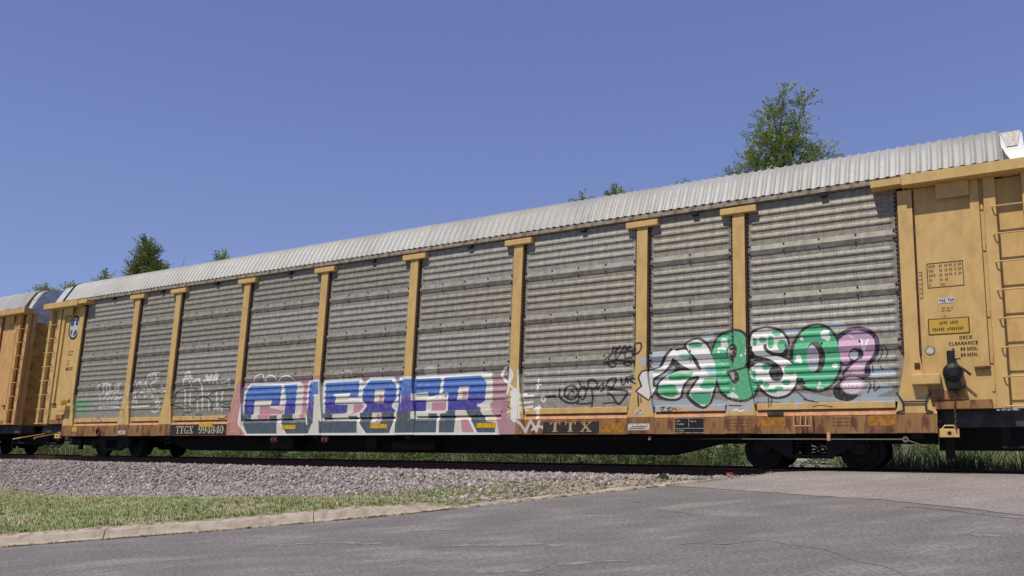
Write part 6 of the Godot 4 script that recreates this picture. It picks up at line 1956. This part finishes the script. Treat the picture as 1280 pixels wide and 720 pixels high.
	var places := [[-63.0, "far left under the first wagon"], [-55.0, "left of the couplers under the first wagon"], [-51.5, "between the couplers and the first wagon's wheels"], [-44.5, "behind the far wheels of the painted wagon"], [-38.5, "right of the painted wagon's far wheels"], [-33.0, "under the number plate"], [-29.0, "under the first blue letter"], [-24.6, "under the second blue letter"], [-20.4, "under the last blue letter"], [-16.8, "left of the owner plate"], [-12.6, "right of the owner plate"], [-6.2, "between the near wheels"], [-0.8, "beyond the crossing at the right edge"], [3.0, "past the right edge of the paving"]]
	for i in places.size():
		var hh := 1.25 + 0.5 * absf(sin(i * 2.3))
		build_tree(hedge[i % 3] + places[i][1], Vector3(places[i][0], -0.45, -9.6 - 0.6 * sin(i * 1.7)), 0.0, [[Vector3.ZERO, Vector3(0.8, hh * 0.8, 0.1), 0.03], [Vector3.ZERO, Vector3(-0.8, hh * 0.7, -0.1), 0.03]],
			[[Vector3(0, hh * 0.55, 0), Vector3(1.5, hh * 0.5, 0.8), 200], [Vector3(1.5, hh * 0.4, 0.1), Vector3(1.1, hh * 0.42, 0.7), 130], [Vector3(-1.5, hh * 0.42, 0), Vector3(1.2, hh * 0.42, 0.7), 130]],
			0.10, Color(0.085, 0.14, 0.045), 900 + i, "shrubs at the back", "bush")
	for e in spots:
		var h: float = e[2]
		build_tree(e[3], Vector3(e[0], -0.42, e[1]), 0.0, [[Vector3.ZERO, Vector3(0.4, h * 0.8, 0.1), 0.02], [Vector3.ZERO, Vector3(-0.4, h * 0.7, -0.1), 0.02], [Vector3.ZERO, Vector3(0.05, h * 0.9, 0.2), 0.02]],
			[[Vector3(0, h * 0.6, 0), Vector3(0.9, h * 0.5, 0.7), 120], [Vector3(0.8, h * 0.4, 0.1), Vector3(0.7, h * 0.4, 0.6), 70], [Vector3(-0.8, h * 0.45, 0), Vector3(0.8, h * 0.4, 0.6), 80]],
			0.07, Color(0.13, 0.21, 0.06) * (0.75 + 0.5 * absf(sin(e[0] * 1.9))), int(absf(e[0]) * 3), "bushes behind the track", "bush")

func func_points() -> Array:
	return [[Vector3(0.55, 12.0, 0), Vector3(0.16, 0.42, 0.2), 26], [Vector3(1.2, 11.6, 0), Vector3(0.22, 0.42, 0.2), 24], [Vector3(0.25, 11.15, 0.1), Vector3(0.55, 0.6, 0.5), 110], [Vector3(0.95, 10.8, 0), Vector3(0.32, 0.5, 0.3), 50],
		[Vector3(0.1, 10.3, 0), Vector3(0.85, 0.65, 0.7), 170], [Vector3(0.75, 10.05, 0.1), Vector3(0.6, 0.45, 0.5), 90], [Vector3(-0.5, 9.6, 0.1), Vector3(0.75, 0.5, 0.7), 140], [Vector3(0.35, 9.3, -0.1), Vector3(0.8, 0.6, 0.8), 170],
		[Vector3(1.65, 9.75, 0.1), Vector3(0.42, 0.22, 0.3), 36], [Vector3(1.25, 9.35, 0.1), Vector3(0.5, 0.35, 0.4), 60], [Vector3(-1.3, 8.95, 0), Vector3(0.7, 0.42, 0.6), 110], [Vector3(-0.6, 8.6, 0), Vector3(0.9, 0.6, 0.9), 190], [Vector3(0.6, 8.5, 0), Vector3(1.0, 0.6, 0.9), 190],
		[Vector3(-1.6, 8.4, 0.2), Vector3(0.5, 0.35, 0.5), 60], [Vector3(0, 7.6, 0), Vector3(1.6, 0.9, 1.3), 260], [Vector3(0.2, 6.2, 0), Vector3(1.5, 1.0, 1.3), 220]]

func build_litter() -> void:
	var st := begin()
	for e in [[0.0, 0.0, 0.075], [0.07, 0.03, 0.05], [-0.07, 0.02, 0.045]]:
		var pts := []
		for k in 5:
			pts.append(Vector3(e[0] + 0.012 * sin(k * 2.0 + e[2] * 40.0), 0.01 + k * e[2] * 0.34, e[1]))
		tube(st, pts, [e[2] * 0.75, e[2], e[2] * 0.92, e[2] * 0.7, e[2] * 0.25], 7)
	var o := done("dark_clod", st, M.tie)
	o.position = Vector3(-6.35, ground_h(-6.35, 1.15), 1.15)
	tag(o, "dark clod lying on the ballast beside the end of the paving", "clod")
	st = begin()
	tube(st, [Vector3(-0.055, 0.032, 0), Vector3(-0.045, 0.034, 0), Vector3(0.045, 0.034, 0), Vector3(0.055, 0.032, 0)], [0.026, 0.033, 0.033, 0.026], 12)
	o = done("crushed_can", st, plain(Color(0.62, 0.12, 0.10), 0.4))
	o.position = Vector3(-5.25, ground_h(-5.25, 0.8) + 0.03, 0.8)
	o.rotation.y = 0.5
	tag(o, "small red piece of litter on the stones beside the paving", "litter")

# ---------------------------------------------------------------- the scene
func _ready() -> void:
	rng.seed = 20
	# camera, sky, sun, exposure
	var cam := Camera3D.new()
	cam.name = "camera"
	cam.position = Vector3(-1.584, 0.56, 14.8715)
	cam.rotation = Vector3(deg_to_rad(11.096), deg_to_rad(29.959), 0)
	cam.fov = 40.967
	cam.near = 0.1
	cam.far = 2000.0
	add_child(cam)
	cam.current = true
	var world := WorldEnvironment.new()
	world.name = "world"
	var env := Environment.new()
	env.background_mode = Environment.BG_SKY
	var sky := Sky.new()
	var air := ProceduralSkyMaterial.new()
	air.sky_top_color = Color(0.36, 0.43, 0.66)
	air.sky_horizon_color = Color(0.60, 0.70, 0.90)
	air.sky_curve = 0.22
	air.ground_bottom_color = Color(0.30, 0.28, 0.25)
	air.ground_horizon_color = Color(0.55, 0.58, 0.60)
	air.sun_angle_max = 8.0
	air.sun_curve = 0.1
	sky.sky_material = air
	env.sky = sky
	env.tonemap_mode = Environment.TONE_MAPPER_LINEAR
	env.tonemap_exposure = 1.0
	env.sdfgi_enabled = true
	env.ssao_enabled = true
	env.ssil_enabled = true
	world.environment = env
	add_child(world)
	var sun := DirectionalLight3D.new()
	sun.name = "sun"
	sun.light_energy = 1.25
	sun.light_color = Color(1.0, 0.965, 0.905)
	sun.light_angular_distance = 0.53
	sun.shadow_enabled = true
	add_child(sun)
	sun.look_at_from_position(Vector3.ZERO, Vector3(0.13, -1.0, -0.62), Vector3.FORWARD)
	# structure
	make_materials()
	make_paint()
	shared.wheel = wheel_mesh()
	shared.roof = roof_sheet(1.513, 9)
	shared.roof_flat = roof_sheet(1.513, 2, 0.015)
	build_ground()
	build_road()
	build_kerb()
	build_track()
	# the train
	build_car("car_carrier", "yellow car carrier with grey ribbed sides, blue and green graffiti along its lower half", CAR_X, true)
	build_car("car_carrier", "orange car carrier mostly cut off by the left edge of the photo", CAR_X - 29.7, false)
	# plants and small things
	build_plants()
	build_grass()
	build_ballast()
	build_litter()
